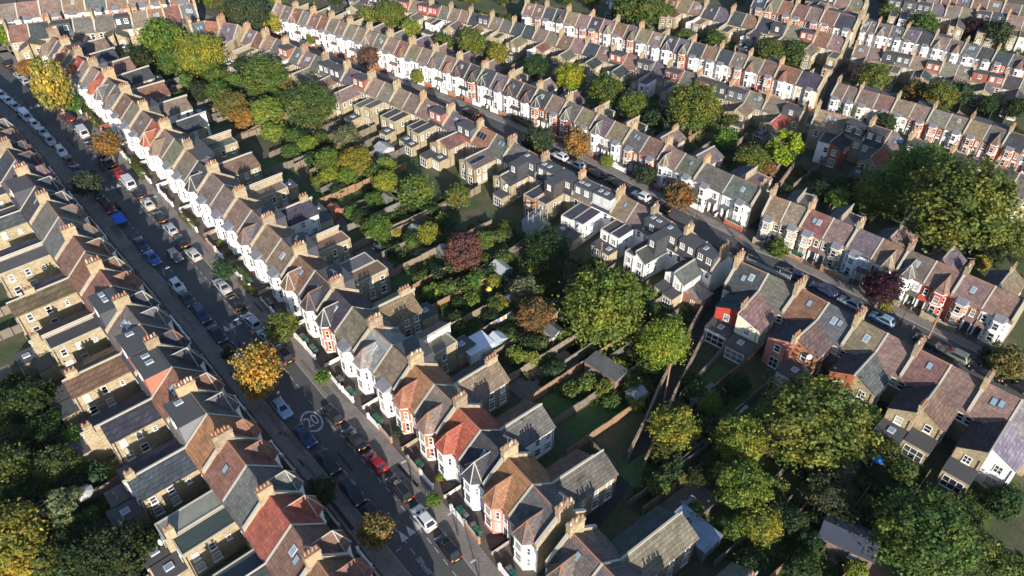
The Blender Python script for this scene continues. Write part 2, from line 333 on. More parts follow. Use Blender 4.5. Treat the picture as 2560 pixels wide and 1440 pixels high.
    if S['dorm']:
        dc, dn, dt = S['dorm']; b = MB(); x0, x1 = (.12, w-.35); y0, y1 = -.25, -dr+.25; zt = zr-.02; zd = ze+.1
        b.prism([(y1, zd), (y0, zt-.6), (y0, zt), (y1, zt)][::1], x0, x1)
        b.prism([(y1-.12, zt), (y0+.05, zt), (y0+.05, zt+.09), (y1-.12, zt+.09)], x0-.08, x1+.08, 1)
        dm = link('dormer', b.mesh('dormer', ['tile' if dt else 'paint', 'feltd']), H, col=dc)
        if rearface:
            for i in range(dn): window(dm, x0+(x1-x0)*(i+.5)/dn, y1-.005, zt-1.75, math.pi, 1.1 if dn < 3 else .8, 1.3, 2)
            if near and rng.random() < .7:
                for i in range(rng.randint(1, 2)): link('skylight', SKYL, dm, (x0+1+1.6*i, -dr*.5, zt+.09), rng.choice([0, math.pi/2]), (.55, .55, .55), (.9, .9, 1.5))
    # rear wing
    if S['wing']:
        ww = w*S['ww']; L = S['wlen']; a0, a1 = (xb, xb-sg*-1*0) if False else (xb, xb); xs = xb-sg*-1*0
        x_in = xb; x_out = xb-sg*ww*1.0 if cs == 0 else xb+ww
        x_out = xb-ww if cs == 0 else xb+ww
        xa, xz = min(x_in, x_out)+.02, max(x_in, x_out)-.02; y0 = -dr+.02; y1 = -dr-L
        we, wr = S['we'], S['wr']; wcol = WC[S['wwall']]; wmat = 'brick' if S['wwall'] not in 'wcgbR' else 'paint'
        zi = lambda x: wr if abs(x-x_in) < .1 else we
        b = MB()
        if S['wing'] == 'g':
            k = [(xa, y1, 0), (xz, y1, 0), (xz, y0+1.2, 0), (xa, y0+1.2, 0), (xa, y1, zi(xa)), (xz, y1, zi(xz)), (xz, y0+1.2, zi(xz)), (xa, y0+1.2, zi(xa))]
            b.hexa(k)
        else: b.box(xa, xz, y1, y0, 0, we+.35)
        wg = part('rear_wing', b, wmat, H, wcol)
        b = MB()
        if S['wing'] == 'g':
            s_ = (wr-we)/ww; xo = x_out-.22 if cs == 0 else x_out+.22; zo = we-.22*s_; e = .12
            q = [(xo, y1-.15, zo+e), (x_in, y1-.15, wr+e), (x_in, y0+1.6, wr+e), (xo, y0+1.6, zo+e)]
            b.slab(q if cs == 0 else [q[1], q[0], q[3], q[2]], .1)
            if cs == 0 or True:
                xx = x_in; b.box(xx-.13, xx-.002, y1-.2, y0+.9, wr-.2, wr+.3, 1) if cs == 0 else b.box(xx+.002, xx+.13, y1-.2, y0+.9, wr-.2, wr+.3, 1)
        else:
            b.box(xa+.18, xz-.18, y1+.18, y0, we+.2, we+.36); b.box(xa-.03, xz+.03, y1-.03, y1+.17, we+.35, we+.45, 1); b.box(xa-.03, xa+.17, y1+.17, y0, we+.35, we+.45, 1); b.box(xz-.17, xz+.03, y1+.17, y0, we+.35, we+.45, 1)
        part('wing_roof', b, ('tile cope' if S['wing'] == 'g' and not S['wsheet'] else 'felt cope'), wg, S['wcol'])
        if S['wdorm']:
            b = MB(); yk = y0-L*.55; b.box(xa+.15, xz-.15, yk, y0+1.5, we-.3, zr-.25); b.box(xa+.08, xz-.08, yk-.08, y0+1.5, zr-.25, zr-.15, 1)
            wd = link('wing_dormer', b.mesh('wing_dormer', ['tile' if rng.random() < .5 else 'paint', 'feltd']), wg, col=S['dorm'][0] if S['dorm'] else (.06, .06, .065))
            window(wd, (xa+xz)/2, yk-.005, zr-1.9, math.pi, 1.0, 1.3, 2)
        so_ = -math.pi/2 if cs != 0 else math.pi/2    # facing out of the side return
        side = so_; fx = x_out
        face = (math.pi/2 if cs == 0 else -math.pi/2)
        for i in range(2 if L < 6 else 3):
            yy = y0-L*(.22+.3*i); window(wg, fx+(-.02+.0 if cs == 0 else .02), yy, we-1.75, face, .85 if i else .6, 1.35 if i else .9)
            if i and near: window(wg, fx+(-.02 if cs == 0 else .02), yy, .9, face, 1.1, 1.5)
        xm = (xa+xz)/2
        window(wg, xm, y1-.005, we-1.9, math.pi, 1.05, 1.4, 1 if rng.random() < .5 else 2)
        if not S['ext']: window(wg, xm, y1-.005, .15, math.pi, 1.5, 2.1, 2)
        if S['wchim']:
            nch = S['wchim']; b = MB(); yc = y1+.9; cl = .42*nch+.3; zt = wr+1.25
            b.box(x_in-.3, x_in+.3, yc-cl/2, yc+cl/2, wr-.6, zt); b.box(x_in-.36, x_in+.36, yc-cl/2-.06, yc+cl/2+.06, zt-.2, zt-.05)
            wc_ = part('wing_chimney', b, 'brick', wg, WC['y'])
            for i in range(nch): link('chimney_pot', POT, wc_, (x_in, yc-cl/2+.22+(cl-.44)*i/max(1, nch-1), zt), 0, S['potc'])
        for i in range(S['wsol']): 
            o = link('solar_panel', SOLAR, wg, (xm, y1+.8+1.05*i, (we+wr)/2+.2), 0, (.3, .3, .32)); o.rotation_euler = (0, -math.atan((wr-we)/ww) if cs == 0 else math.atan((wr-we)/ww), math.pi/2*0)
        if S['ext']:
            el = S['ext']; b = MB(); b.box(xa-.02, xz+.02, y1-el, y1-.004, 0, 2.75); b.box(xa-.1, xz+.1, y1-el-.1, y1-.004, 2.75, 2.9, 1)
            ex = link('extension', b.mesh('extension', [wmat, 'feltd']), H, col=WC[S['ecol']])
            window(ex, xm, y1-el-.02, .15, math.pi, ww*.75, 2.1, 3)
            if rng.random() < .6: link('skylight', SKYL, ex, (xm, y1-el/2, 2.9), 0, (.6, .6, .6), (1.1, .9, 1.6))
        if near and S['dish']: o = link('satellite_dish', DISH, wg, (xm+.9, y1-.35, we-.2), 0, (.7, .7, .68)); o.rotation_euler = (R(70), 0, rng.uniform(0, 1))
        b = MB(); b.tube((x_out+(-.09 if cs == 0 else .09), y1+.3, 0), (x_out+(-.09 if cs == 0 else .09), y1+.3, we-.1), .05, .05, 5); part('drainpipe', b, 'metal', wg, (.03, .03, .035)); b = MB(); b.tube((xm+ww*.38, y1-.07, 0), (xm+ww*.38, y1-.07, we-.2), .05, .05, 5); part('drainpipe', b, 'metal', wg, (.03, .03, .035))
        # main rear wall window in the side return
        xr = (cs+x_out)/2
        window(H, xr, -dr-.005, ze-2.0, math.pi, 1.0, 1.5)
    return H

# ------------------------------------------------------------------ rows of houses
ROWS = []
PN = 0
def row(key, pts, front, specs, defaults, where, start=0, z=10.1, rearface=False, pairs=True, gd=3.0, firstchim=True, lastchim=True, nick=''):
    """pts: photo pixels of the chimney stacks on the party walls (every second house), in order; front: +1 when the
    street lies to the left of the walking direction, -1 when to the right"""
    sc = 1.0
    for _ in range(4):
        P = [at(u, v, z*sc) for u, v in pts]; P = [Vector((p.x, p.y, 0)) for p in P]
        mw = sum((q-p).length for p, q in zip(P, P[1:]))/(len(P)-1)/(2 if pairs else 1); sc = max(.7, min(1.0, mw/5.0))
    B = []
    for i in range(len(P)-1):
        B.append((P[i], True))
        if pairs: B.append(((P[i]+P[i+1])/2, False))
    B.append((P[-1], True)); n = len(B)-1
    gd *= sc; info = dict(key=key, sc=sc, B=[p for p, _ in B], front=front, houses=[], gd=gd, nick=nick or where, df=defaults.get('df', 3.6))
    r = random.Random(hash(key) % 1000 if False else sum(map(ord, key))*13)
    for i in range(n):
        a, ca = B[i]; c, cc = B[i+1]; d = (c-a); w = d.length/sc; d.normalize()
        nf = Vector((-d.y, d.x, 0))*front; xdir = Vector((nf.y, -nf.x, 0)); rev = xdir.dot(d) < 0
        x0, xc = (c, a) if rev else (a, c); c0, c1 = (cc, ca) if rev else (ca, cc)
        S = dict(df=3.6, dr=4.0, ze=5.9, zr=9.0, front='w', rear='y', rcol=RC['B'], brcol=RC['B'], terra=None, sheet=False, bay='h', bw=3.35, bo=.43, trim=True, brs=False,
                 porch=False, sky=0, solar=0, dorm=None, wing='g', ww=.56, wlen=7.0, we=4.9, wr=6.7, wwall='y', wcol=RC['B'], wsheet=False, wdorm=False, wchim=0, wsol=0,
                 ext=0, ecol='y', dish=False, baytop=False, potc=(.36, .165, .095))
        S.update(defaults); rc = r.choice(S.pop('roofs', 'BBBGGDb')); fr = r.choice(S.pop('fronts', 'wwwwwrc')); bay = r.choice(S.pop('bays', 'hs')); wc = r.choice(S.pop('wings', 'BGD'))
        S['front'] = fr; S['bay'] = bay; wcode = wc
        if r.random() < S.pop('psky', .25): S['sky'] = r.randint(1, 2)
        if r.random() < S.pop('pdorm', .0): S['dorm'] = (r.choice([(.06, .062, .07), (.07, .07, .075), (.1, .1, .11), (.28, .09, .06)]), r.choice([1, 2, 2]), r.random() < .5)
        if r.random() < S.pop('pflat', .15): S['wing'] = 'f'
        if r.random() < S.pop('pext', .3): S['ext'] = r.uniform(2.2, 3.8)
        if r.random() < S.pop('pwhite', .12): S['wwall'] = 'w'
        S['wlen'] *= r.uniform(.84, 1.18); S['we'] += r.uniform(-.25, .35)
        S['dish'] = r.random() < .15
        if S['terra'] is None: S['terra'] = r.random() < .55
        sp = specs.get(i, {}) if isinstance(specs, dict) else (specs[i] if i < len(specs) else {})
        S.update(sp); rc = S.pop('roof', rc); S['rcol'] = tuple(q*r.uniform(.86, 1.14) for q in RC[rc]); bc = S.pop('broof', rc)
        wcode = S.pop('wroof', wcode if wc else rc); S['wcol'] = tuple(q*r.uniform(.8, 1.15) for q in RC[wcode]); S['brcol'] = tuple(q*r.uniform(.9, 1.1) for q in RC[bc])
        if S['dorm'] and S['dorm'][0][0] > .2: S['wdorm'] = False
        lastp = i == n-1; S['cs'] = 0 if (c0 and (not c1 or (i % 2 == 0) != rev)) else w
        if not pairs: S['cs'] = 0 if i % 2 == 0 else w
        party = []
        # the boundary met first in walking order belongs to this house; the last house also owns the last boundary
        for bnd, isw in ((i, ca), (i+1, cc)):
            if bnd == i+1 and not lastp: continue
            chn = 0
            if isw and not (bnd == 0 and not firstchim) and not (bnd == n and not lastchim):
                chn = r.choice([4, 5, 5, 6]) if pairs or bnd % 2 == 0 else 0
            thick = isw if pairs else bnd % 2 == 0
            xw = (w if rev else 0) if bnd == i else (0 if rev else w)
            if bnd == 0: xw += .2 if xw == 0 else -.2
            if bnd == n: xw += .2 if xw == 0 else -.2
            party.append((xw, thick, chn))
        dist = x0.length; near = dist < 150
        if S['wchim'] == 0 and S['wing'] == 'g' and near and r.random() < .45 and S['cs'] == 0: S['wchim'] = r.choice([2, 3, 4])
        if rearface: look = f"{WN[S['wwall']]} house, {RN[rc]} roof" if not S['dorm'] else f"{WN[S['wwall']]} house, boxy dormer"
        else: look = f"{WN[S['front']]} house, {RN[rc]} roof"
        k = i-start if start >= 0 else n-1-i
        label = f"{look}, {ordn(k)} {where}"
        rz = math.atan2(xdir.y, xdir.x)
        h = house(x0, rz, w, S, label, 'terraced houses in rows', rearface, near, party); h.scale = (sc, sc, sc); w *= sc
        for q in ('df', 'dr', 'ze', 'zr', 'wlen', 'ext', 'cs', 'we'): S[q] *= sc
        info['houses'].append(dict(o=h, a=a, c=c, d=d, nf=nf, xdir=xdir, x0=x0, rz=rz, w=w, S=S, k=k))
    ROWS.append(info); return info
def F(s):
    """'wGh' -> front, roof, bay, optional digit skylights"""
    d = dict(front=s[0], roof=s[1], bay=s[2])
    if len(s) > 3: d['sky'] = int(s[3])
    return d
DK = (.06, .062, .07)
A_PTS = [(1405, 1278), (1265, 1128), (1142, 1004), (1031, 898), (929, 806), (833, 708), (741, 624), (663, 549), (592, 482), (524, 420), (462, 363), (405, 311), (351, 265), (306, 222), (265, 183), (225, 156), (188, 129), (156, 104), (126, 81)]
A_S = [F(s) for s in 'wGh0 pOh0 bDh1 wRh0 rBh0 rOh0 wBs0 wLh1 wBs0 rDh1 wDh1 wKh2 wBs1 wBs0 wGh0 wBs0 wBs0 wBs0 wDh1 wBs0 wBs0 wBh0 wRh1 wBs1 wBs0 wKs1 wGh0 wGh0 wRh0 wbs0 wbs0 wRh0 wBs0 wOh0 wGs0 wBh0'.split()]
for i, e in {0: dict(wroof='G'), 1: dict(wroof='K'), 2: dict(wroof='G'), 3: dict(wroof='K', wing='g'), 4: dict(wroof='B', wchim=4), 6: dict(wroof='B'), 7: dict(wing='g', wwall='w'), 8: dict(wroof='B'), 9: dict(wing='g'), 10: dict(dorm=(DK, 2, 0)), 11: dict(wing='f'), 12: dict(wing='f', dorm=(DK, 1, 0)), 14: dict(dorm=(DK, 2, 0)), 16: dict(wing='f'), 20: dict(dorm=(DK, 2, 1)), 24: dict(dorm=(DK, 2, 1), wwall='w')}.items(): A_S[i].update(e)
for i in range(6): A_S[i]['wing'] = 'g'
rowA = row('A', A_PTS, +1, A_S, dict(fronts='w', bays='hs', roofs='BBbGK', wings='BBGDDK', pdorm=.12, pflat=.25, df=3.6, gd=3.4, wlen=6.6) if False else dict(fronts='w', bays='hs', roofs='BBbGK', wings='BBGDDK', pdorm=.12, pflat=.25, wlen=6.6), "from the alley on the wide street's sunlit side", gd=3.4, nick='sunlit terrace')
L_PTS = [(-145, 190), (-75, 255), (-28, 310), (15, 366), (62, 430), (114, 497), (180, 584), (245, 668), (312, 757), (388, 860), (472, 973), (564, 1094), (670, 1232), (789, 1393), (922, 1578), (1080, 1810)][::-1]
def Lr(r, w='G', **k): return {**dict(roof=r, wroof=w, bay='h', dorm=None), **k}
L_S = [Lr('K', 'D'), Lr('K', 'D'), Lr('K', 'D'), Lr('K', 'D'), Lr('K', 'D', wchim=2), Lr('R', 'D'), Lr('G', 'D', wsheet=True), Lr('K', 'L', wsheet=True, wchim=2), Lr('O', 'D'), Lr('G', 'D', dorm=((.16, .165, .18), 1, 0)), Lr('K', 'D'), Lr('D', 'D', dorm=((.4, .14, .09), 1, 0)), Lr('D', 'K', dorm=((.35, .12, .08), 1, 0)),
       Lr('G', 'K'), Lr('D', 'D', dorm=(DK, 1, 0)), Lr('K', 'K', wing='g'), Lr('K', 'K'), Lr('K', 'G'), Lr('G', 'G'), Lr('G', 'G'), Lr('D', 'G'), Lr('D', 'D', dorm=(DK, 1, 0)), Lr('G', 'D'), Lr('D', 'D')]
rowL = row('L', L_PTS, -1, L_S, dict(roofs='GGKD', wings='GDK', wlen=8.2, ze=6.2, zr=9.7, we=5.2, wr=6.15, pwhite=.16, pflat=.3, psky=.4, pdorm=.3, pext=.85, baytop=True, fronts='w'), "up the terrace on the wide street's shaded side", rearface=True, gd=2.6, nick='shaded terrace', start=2)
pS = at(1427, 1314, 10); dS = (at(1405, 1278, 10)-at(1142, 1004, 10)).normalized(); S_W = [pS+dS*10.8*i for i in range(4)]
S_PTS = [pix(p) for p in S_W]
rowS = row('S', S_PTS, -1, [dict(F('wGh1'), wroof='D'), dict(F('wGh0'), wroof='B'), dict(F('wBh0'), wroof='G'), dict(F('wGh0'), wroof='G'), dict(F('wGh0'), wroof='D'), dict(F('wBh0'), wroof='G')], dict(wlen=8.5, wings='BG', pext=0), 'house beyond the alley mouth at the bottom edge', gd=3.2, nick='houses beyond the alley mouth')
B1_PTS = [(618, 64), (665, 79), (715, 99), (763, 119), (815, 139), (870, 160), (931, 184), (994, 210), (1060, 237), (1129, 268), (1203, 306), (1283, 347), (1366, 389), (1458, 433), (1554, 476), (1640, 520), (1725, 570), (1817, 621)][::-1]
def b1(r, w='y', wr='B', wing='g', **k): return dict(roof=r, wwall=w, wroof=wr, wing=wing, **k)
dd = lambda c=DK, n=2, t=0: (c, n, t)
B1_S = [b1('D', 'w', 'G', dorm=dd(), ext=3, rear='w'), b1('D', 'w', 'D', dorm=dd(), ext=3, rear='w'), b1('D', 'w', 'D', dorm=dd(), wdorm=True, rear='w'), b1('B', 'w', 'D', 'f', dorm=dd(DK, 1), rear='w'), b1('B', 'w', 'D', 'f', rear='w'), b1('B', 'w', 'D', 'f', rear='w'), b1('D', 'w', 'D', 'f', dorm=dd((.5, .5, .5)), ext=3.4, rear='w'),
        b1('B', 'w', 'D', 'f', dorm=dd((.12, .12, .13))), b1('D', 'y', 'D', 'f', dorm=dd((.07, .06, .055)), wdorm=True), b1('D', 'o', 'D', 'f', dorm=dd((.1, .1, .11))), b1('D', 'y', 'D', 'g', dorm=dd(), wdorm=True, ext=2.5), b1('G', 'y', 'D'), b1('G', 'y', 'G', wsol=4, sky=2), b1('O', 'y', 'G', solar=3), b1('R', 'y', 'K', ext=3),
        b1('G', 'y', 'K', sky=1), b1('D', 'y', 'D', 'f', dorm=dd((.3, .09, .07))), b1('B', 'y', 'D', 'f', ext=3), b1('B', 'y', 'D', 'f'), b1('B', 'y', 'D', 'f'), b1('B', 'y', 'G', 'f'), b1('b', 'y', 'G', 'f'), b1('B'), b1('G'), b1('D', dorm=dd()), b1('G'), b1('G')]
B1D = dict(roofs='BBbGK', wings='BGD', wlen=6.0, pflat=.35, pdorm=.12, dr=3.6, df=3.4, bw=2.6, we=4.9, wr=6.4)
rowB1 = row('B1', B1_PTS, -1, B1_S, B1D, 'up from the alley backing the long gardens', rearface=True, gd=2.2, nick='terrace backing the long gardens')
B1b_PTS = [(1848, 640), (2004, 708), (2153, 786), (2301, 860), (2473, 944), (2660, 1035)]
B1b_S = [b1('D', 'R', 'D', sky=2, ext=3, ecol='w'), b1('G', 'c', 'B', ext=3.2, ecol='k'), b1('K', 'p', 'D', sky=1), b1('G', 'o', 'G', ext=4, ecol='w'), b1('B', 'r', 'D', sky=1), b1('B', 'y', 'G'), b1('K', 'y', 'D', 'g', sky=1, ext=3.2), b1('B', 'y', 'B', ext=3), b1('B', 'y', 'D', ext=3), b1('L', 'w', 'L', sky=2)]
rowB1b = row('B1b', B1b_PTS, +1, B1b_S, dict(B1D, dr=4.0, ww=.76, pdorm=0, pflat=.1, wlen=5.4, we=5.2, wr=7.0), 'down from the alley backing the shaded gardens', rearface=True, gd=2.2, nick='terrace backing the shaded gardens')
B2_PTS = [(690, 0), (735, 13), (780, 26), (826, 38), (872, 52), (920.5, 67), (972, 84), (1028, 102), (1086, 120), (1146, 140), (1210, 162), (1277, 186), (1347, 213), (1421, 243), (1498, 276), (1582, 313), (1670, 352), (1765, 398), (1910, 462)][::-1]
B2_S = [F('wGs1'), F('wGs0'), F('wGs1'), F('wBh0'), F('rKs0'), F('rGs2'), F('wBs0'), F('wGh0'), F('wBs0'), F('rGh0'), F('rBs0'), F('rDh1'), F('wDh0'), F('wDh1'), F('wGh2'), F('wDh0'), F('rDh0'), F('wDh1'), F('wBh0'), F('wGh0'), F('wBs0'), F('wBs0'), F('wKh1'), F('wBs0'), F('wBs2'), F('rBh0'), F('wBs0')]
B2D = dict(fronts='wwwwr', roofs='BBBbK', bays='hss', bw=2.6, df=3.4, dr=3.8, bo=.38, porch=True, wings='BG')
rowB2 = row('B2', B2_PTS, +1, B2_S, B2D, 'up from the alley on the white-bayed side street', gd=2.2, nick='white-bayed terrace')
B2b_PTS = [(1930, 478), (2029, 512), (2150, 560), (2278, 614), (2419, 673), (2575, 740)]
B2b_S = [dict(F('yBs0')), F('yBs0'), F('yKs2'), F('yBs0'), F('bGs0'), F('wBh0'), F('wGh1'), F('RBh0'), F('oBs1'), F('wBs0')]
rowB2b = row('B2b', B2b_PTS, -1, B2b_S, B2D, 'down from the alley on the side street of bays', gd=2.3, nick='bay-fronted terrace')
C1_PTS = [(880, -33), (930, -25), (980, -16), (1030, -7), (1080, 3), (1129, 13), (1179, 23), (1232, 34), (1287, 47), (1345, 62), (1405, 79), (1470, 97), (1537, 116), (1606, 136), (1676, 158), (1752, 181), (1832, 205), (1925, 232), (2019, 262)][::-1]
CD = dict(roofs='BBGDK', wings='BGDK', fronts='wwwrr', wlen=5.5, we=4.8, wr=6.2, pdorm=.35, pflat=.3, pwhite=.25, dr=3.4, df=3.4, bw=2.6, bo=.38, bays='sssh', psky=.3, wwall='y')
C1_S = {0: b1('R', 'y', 'R'), 1: b1('B', 'y', 'B'), 2: b1('B', 'y', 'B'), 3: b1('G', 'y', 'B')}
C1_S.update({i: dict(dorm=dd((.38, .09, .07), 2, 1)) for i in (27, 28, 30)})
rowC1 = row('C1', C1_PTS, -1, C1_S, CD, 'from the cross street backing the lime tree', rearface=True, gd=2, nick='terrace behind the lime tree')
C1b_PTS = [(2043, 272), (2128, 293), (2181, 311), (2230, 327), (2280, 344), (2331, 361), (2382, 378), (2434, 395), (2490, 413), (2550, 433), (2612, 453)]
C1b_S = [b1('b', 'w', 'D', 'f'), b1('B', 'r', 'D'), b1('D', 'y', 'G'), b1('b', 'y', 'R'), b1('B'), b1('B'), b1('D', dorm=dd()), b1('K'), b1('B', 'w'), b1('G', 'w')]
rowC1b = row('C1b', C1b_PTS, +1, C1b_S, dict(CD, pwhite=.4), 'past the cross street backing the biggest trees', rearface=True, pairs=False, gd=2, nick='terrace backing the biggest trees', z=9.1)
C2_PTS = [(1315, 0), (1366, 10), (1421, 21), (1481, 34), (1543, 48), (1603, 63), (1667, 80), (1734, 97), (1804, 114), (1876, 132), (1954, 153), (2066, 186)][::-1]
rowC2 = row('C2', C2_PTS, +1, {0: F('cDs0'), 1: F('wKh0')}, dict(CD, fronts='wwwrr', porch=False), 'from the cross street facing the third road', gd=2, nick='third road terrace')
C2b_PTS = [(2096, 199), (2155, 216), (2247, 239), (2338, 264), (2432, 291), (2530, 320), (2635, 352)]
rowC2b = row('C2b', C2b_PTS, -1, {0: F('wBs0'), 1: F('wBs0'), 2: F('cBs0'), 3: F('wKs0')}, dict(CD, fronts='wwrrw'), 'past the cross street facing the third road', gd=2, nick='third road terrace past crossing')
D1_PTS = [(1540, -42), (1572, -35), (1604, -28), (1637, -20), (1670, -12), (1702, -5), (1735, 3), (1767, 11), (1800, 19), (1834, 27), (1868, 35), (1903, 43), (1938, 52), (1974, 61), (2010, 69), (2046, 77), (2083, 86), (2122, 95)][::-1]
rowD1 = row('D1', D1_PTS, -1, {}, dict(CD, pwhite=.2), 'from the cross street backing the third road', rearface=True, pairs=False, gd=2, nick='fourth terrace', z=9.1)
D1b_PTS = [(2140, 110), (2176, 117), (2212, 124), (2248, 131), (2285, 139), (2322, 147), (2360, 155), (2398, 163), (2437, 171), (2477, 179), (2517, 187), (2560, 196), (2604, 206)]
rowD1b = row('D1b', D1b_PTS, +1, {0: b1('B', 'r'), 1: b1('B', 'p')}, dict(CD, wlen=6), 'past the cross street backing the third road', rearface=True, pairs=False, gd=2, nick='fourth terrace past crossing', z=9.1)
D2_PTS = [(1890, -14), (1924, -7), (1958, 1), (1993, 9), (2028, 17), (2064, 25), (2100, 33), (2150, 44)][::-1]
rowD2 = row('D2', D2_PTS, +1, {0: F('wDs0')}, dict(CD, fronts='rrrrw', roofs='BKKGD'), 'from the cross street on the red-fronted fourth road', pairs=False, gd=2, nick='red-fronted terrace', z=9.1)
D2b_PTS = [(2165, 43), (2200, 51), (2271, 65), (2343, 82), (2419, 100), (2497, 119), (2580, 139)]
rowD2b = row('D2b', D2b_PTS, -1, {}, dict(CD, fronts='wwwrw', roofs='BGDG'), 'past the cross street facing the fourth road', gd=2, nick='fourth road terrace')
E1_PTS = [(2226, -9), (2262, -3), (2298, 2), (2334, 8), (2370, 13), (2406, 18), (2444, 24), (2482, 30), (2522, 36), (2564, 43), (2606, 50)]
rowE1 = row('E1', E1_PTS, +1, {}, dict(CD, wlen=6.5, pflat=.6), 'in the top corner terrace backing the fourth road', rearface=True, pairs=False, gd=2, nick='top corner terrace', z=9.1)
T1_PTS = [(-20, 14), (38, 8), (96, 2), (152, -4), (208, -10), (262, -16), (316, -21), (370, -26), (420, -30), (470, -34)]
rowT1 = row('T1', T1_PTS, -1, [F(s) for s in 'wBs wBs rBs wBs wGs oBs oBs wBs rBs'.split()], dict(CD, fronts='wwro', dr=4, porch=False), 'along the far road crossing the top', pairs=False, gd=2, nick='far road terrace', z=9.1)
T2_PTS = [(14, 66), (68, 59), (125, 52), (180, 46), (233, 40), (283, 35), (325, 30), (366, 25), (405, 20), (447, 14), (487, 8)]
rowT2 = row('T2', T2_PTS, +1, [b1(c) for c in 'KDGGGDBOKGG'], dict(CD, wlen=4.2, pdorm=.1), 'along the far road backing the yellow street tree', rearface=True, pairs=False, gd=2, nick='terrace backing the yellow street tree', z=9.1)
E2_PTS = [(2290, -30), (2326, -24), (2362, -18), (2398, -12), (2436, -6), (2474, 0), (2514, 6), (2556, 13), (2600, 20)]
rowE2 = row('E2', E2_PTS, -1, {}, dict(CD, fronts='rrwr'), 'in the topmost terrace at the corner', pairs=False, gd=2, nick='topmost terrace', z=9.1)
E3_PTS = [(2030, -30), (2064, -22), (2098, -15), (2132, -8), (2170, 0)]
rowE3 = row('E3', E3_PTS, +1, {}, dict(CD, wlen=6), 'at the top edge beside the cross street', rearface=True, pairs=False, gd=2, nick='top edge terrace', z=9.1)
B0_PTS = [(470, 62), (512, 52), (556, 56), (596, 62)]
rowB0 = row('B0', B0_PTS, +1, [b1('G'), b1('O'), b1('G')], dict(CD, wlen=3, ext=0, pdorm=0, pext=0), 'in the short row below the big dark hedge', rearface=True, pairs=False, gd=2, nick='short row below the hedge', z=9.1)
print('rows done', len(bpy.data.objects))
#@@REST@@
# ------------------------------------------------------------------ ground, streets, pavements
gm = MB(); gm.face([(-700, -60, 0), (700, -60, 0), (700, 1400, 0), (-700, 1400, 0)]); struct('ground', gm, 'soil')
RW = {r['key']: r for r in ROWS}
def poly(*keys):
    """ridge line of one or more rows in order, with outward (street side) normals"""
    P = []
    for k in keys:
        q = RW[k.strip('-')]['B']; P += q[::-1] if k.startswith('-') else q
    return P
def normals(P, side):
    N = []
    for i in range(len(P)):
        d = (P[min(i+1, len(P)-1)]-P[max(i-1, 0)]).normalized(); N.append(Vector((-d.y, d.x, 0))*side)
    return N
def extend(P, e0, e1):
    return [P[0]+(P[0]-P[2]).normalized()*e0]+P+[P[-1]+(P[-1]-P[-3]).normalized()*e1]
def hitd(p, n, Q):
    best = 1e9
    for a, c in zip(Q, Q[1:]):
        e = c-a; den = n.x*e.y-n.y*e.x
        if abs(den) < 1e-6: continue
        t = ((a.x-p.x)*e.y-(a.y-p.y)*e.x)/den; s = ((a.x-p.x)*n.y-(a.y-p.y)*n.x)/den
        if t > 0 and -.001 <= s <= 1.001 and t < best: best = t
    return best
def band(name, P, N, f0, f1, z, mat, col=None, t=0):
    b = MB()
    for i in range(len(P)-1):
        a0, a1 = P[i]+N[i]*f0(i), P[i]+N[i]*f1(i); c0, c1 = P[i+1]+N[i+1]*f0(i+1), P[i+1]+N[i+1]*f1(i+1)
        q = [(p.x, p.y, z) for p in (a0, c0, c1, a1)]
        if (c0-a0).cross(a1-a0).z < 0: q = q[::-1]
        if t: b.slab(q, t)
        else: b.face(q)
    return struct(name, b, mat, col)
STREETS = {}
def street(nm, Pk, Qk, side, g0, g1, pw, e0=40, e1=40, gcol=(.11, .085, .07), pcol=(.21, .185, .165)):
    P = extend(poly(*Pk), e0, e1); Q = extend(poly(*Qk), e0+80, e1+80); N = normals(P, side)
    D = [hitd(p, n, Q) for p, n in zip(P, N)]; ok = [d for d in D if d < 60]; md = sorted(ok)[len(ok)//2]
    D = [d if d < 60 else md for d in D]; k0 = RW[Pk[0].strip('-')]['sc']; k1 = RW[Qk[0].strip('-')]['sc']; a = (3.5+g0)*k0; c = (3.5+g1)*k1; pw *= k0
    band('front_yards', P, N, lambda i: 2.0, lambda i: a, .03, 'pave', gcol); band('front_yards', P, N, lambda i: D[i]-c, lambda i: D[i]-2.0, .03, 'pave', gcol)
    band('pavement', P, N, lambda i: a, lambda i: a+pw, .12, 'pave', pcol, .12); band('pavement', P, N, lambda i: D[i]-c-pw, lambda i: D[i]-c, .12, 'pave', pcol, .12)
    band('kerb', P, N, lambda i: a+pw+.003, lambda i: a+pw+.15, .125, 'stone', (.27, .25, .22), .12); band('kerb', P, N, lambda i: D[i]-c-pw-.15, lambda i: D[i]-c-pw-.003, .125, 'stone', (.27, .25, .22), .12)
    band('road', P, N, lambda i: a+pw+.1, lambda i: D[i]-c-pw-.1, .008, 'road')
    STREETS[nm] = (P, N, D, a+pw, c+pw)
street('A', ['-A'] if False else ['A'], ['L'], RW['A']['front'], 3.5, 3.2, 2.5, 60, 90)
street('B', ['-B1b', 'B1'], ['-B2b', 'B2'], -1, 2.3, 2.4, 1.9, 40, 60)
street('C', ['-C1b', 'C1'], ['-C2b', 'C2'], -1, 2.0, 2.2, 1.8, 40, 30)
street('D', ['-D1b', 'D1'], ['-D2b', 'D2'], -1, 2.0, 2.0, 1.8, 40, 30)
street('T', ['T2'], ['T1'], 1, 2.0, 2.0, 1.8, 30, 20)
ALLEY = [at(u, v) for u, v in ((1345, 1490), (1440, 1360), (1522, 1256), (1589, 1161), (1633, 1071), (1664, 992), (1722, 880), (1774, 782), (1815, 690), (1850, 625), (1890, 560), (1915, 490), (1968, 420), (2020, 325), (2056, 240), (2105, 172), (2148, 98), (2175, 42), (2204, -5), (2240, -60))]
for p in ALLEY: p.z = 0
AN = normals(ALLEY, 1)
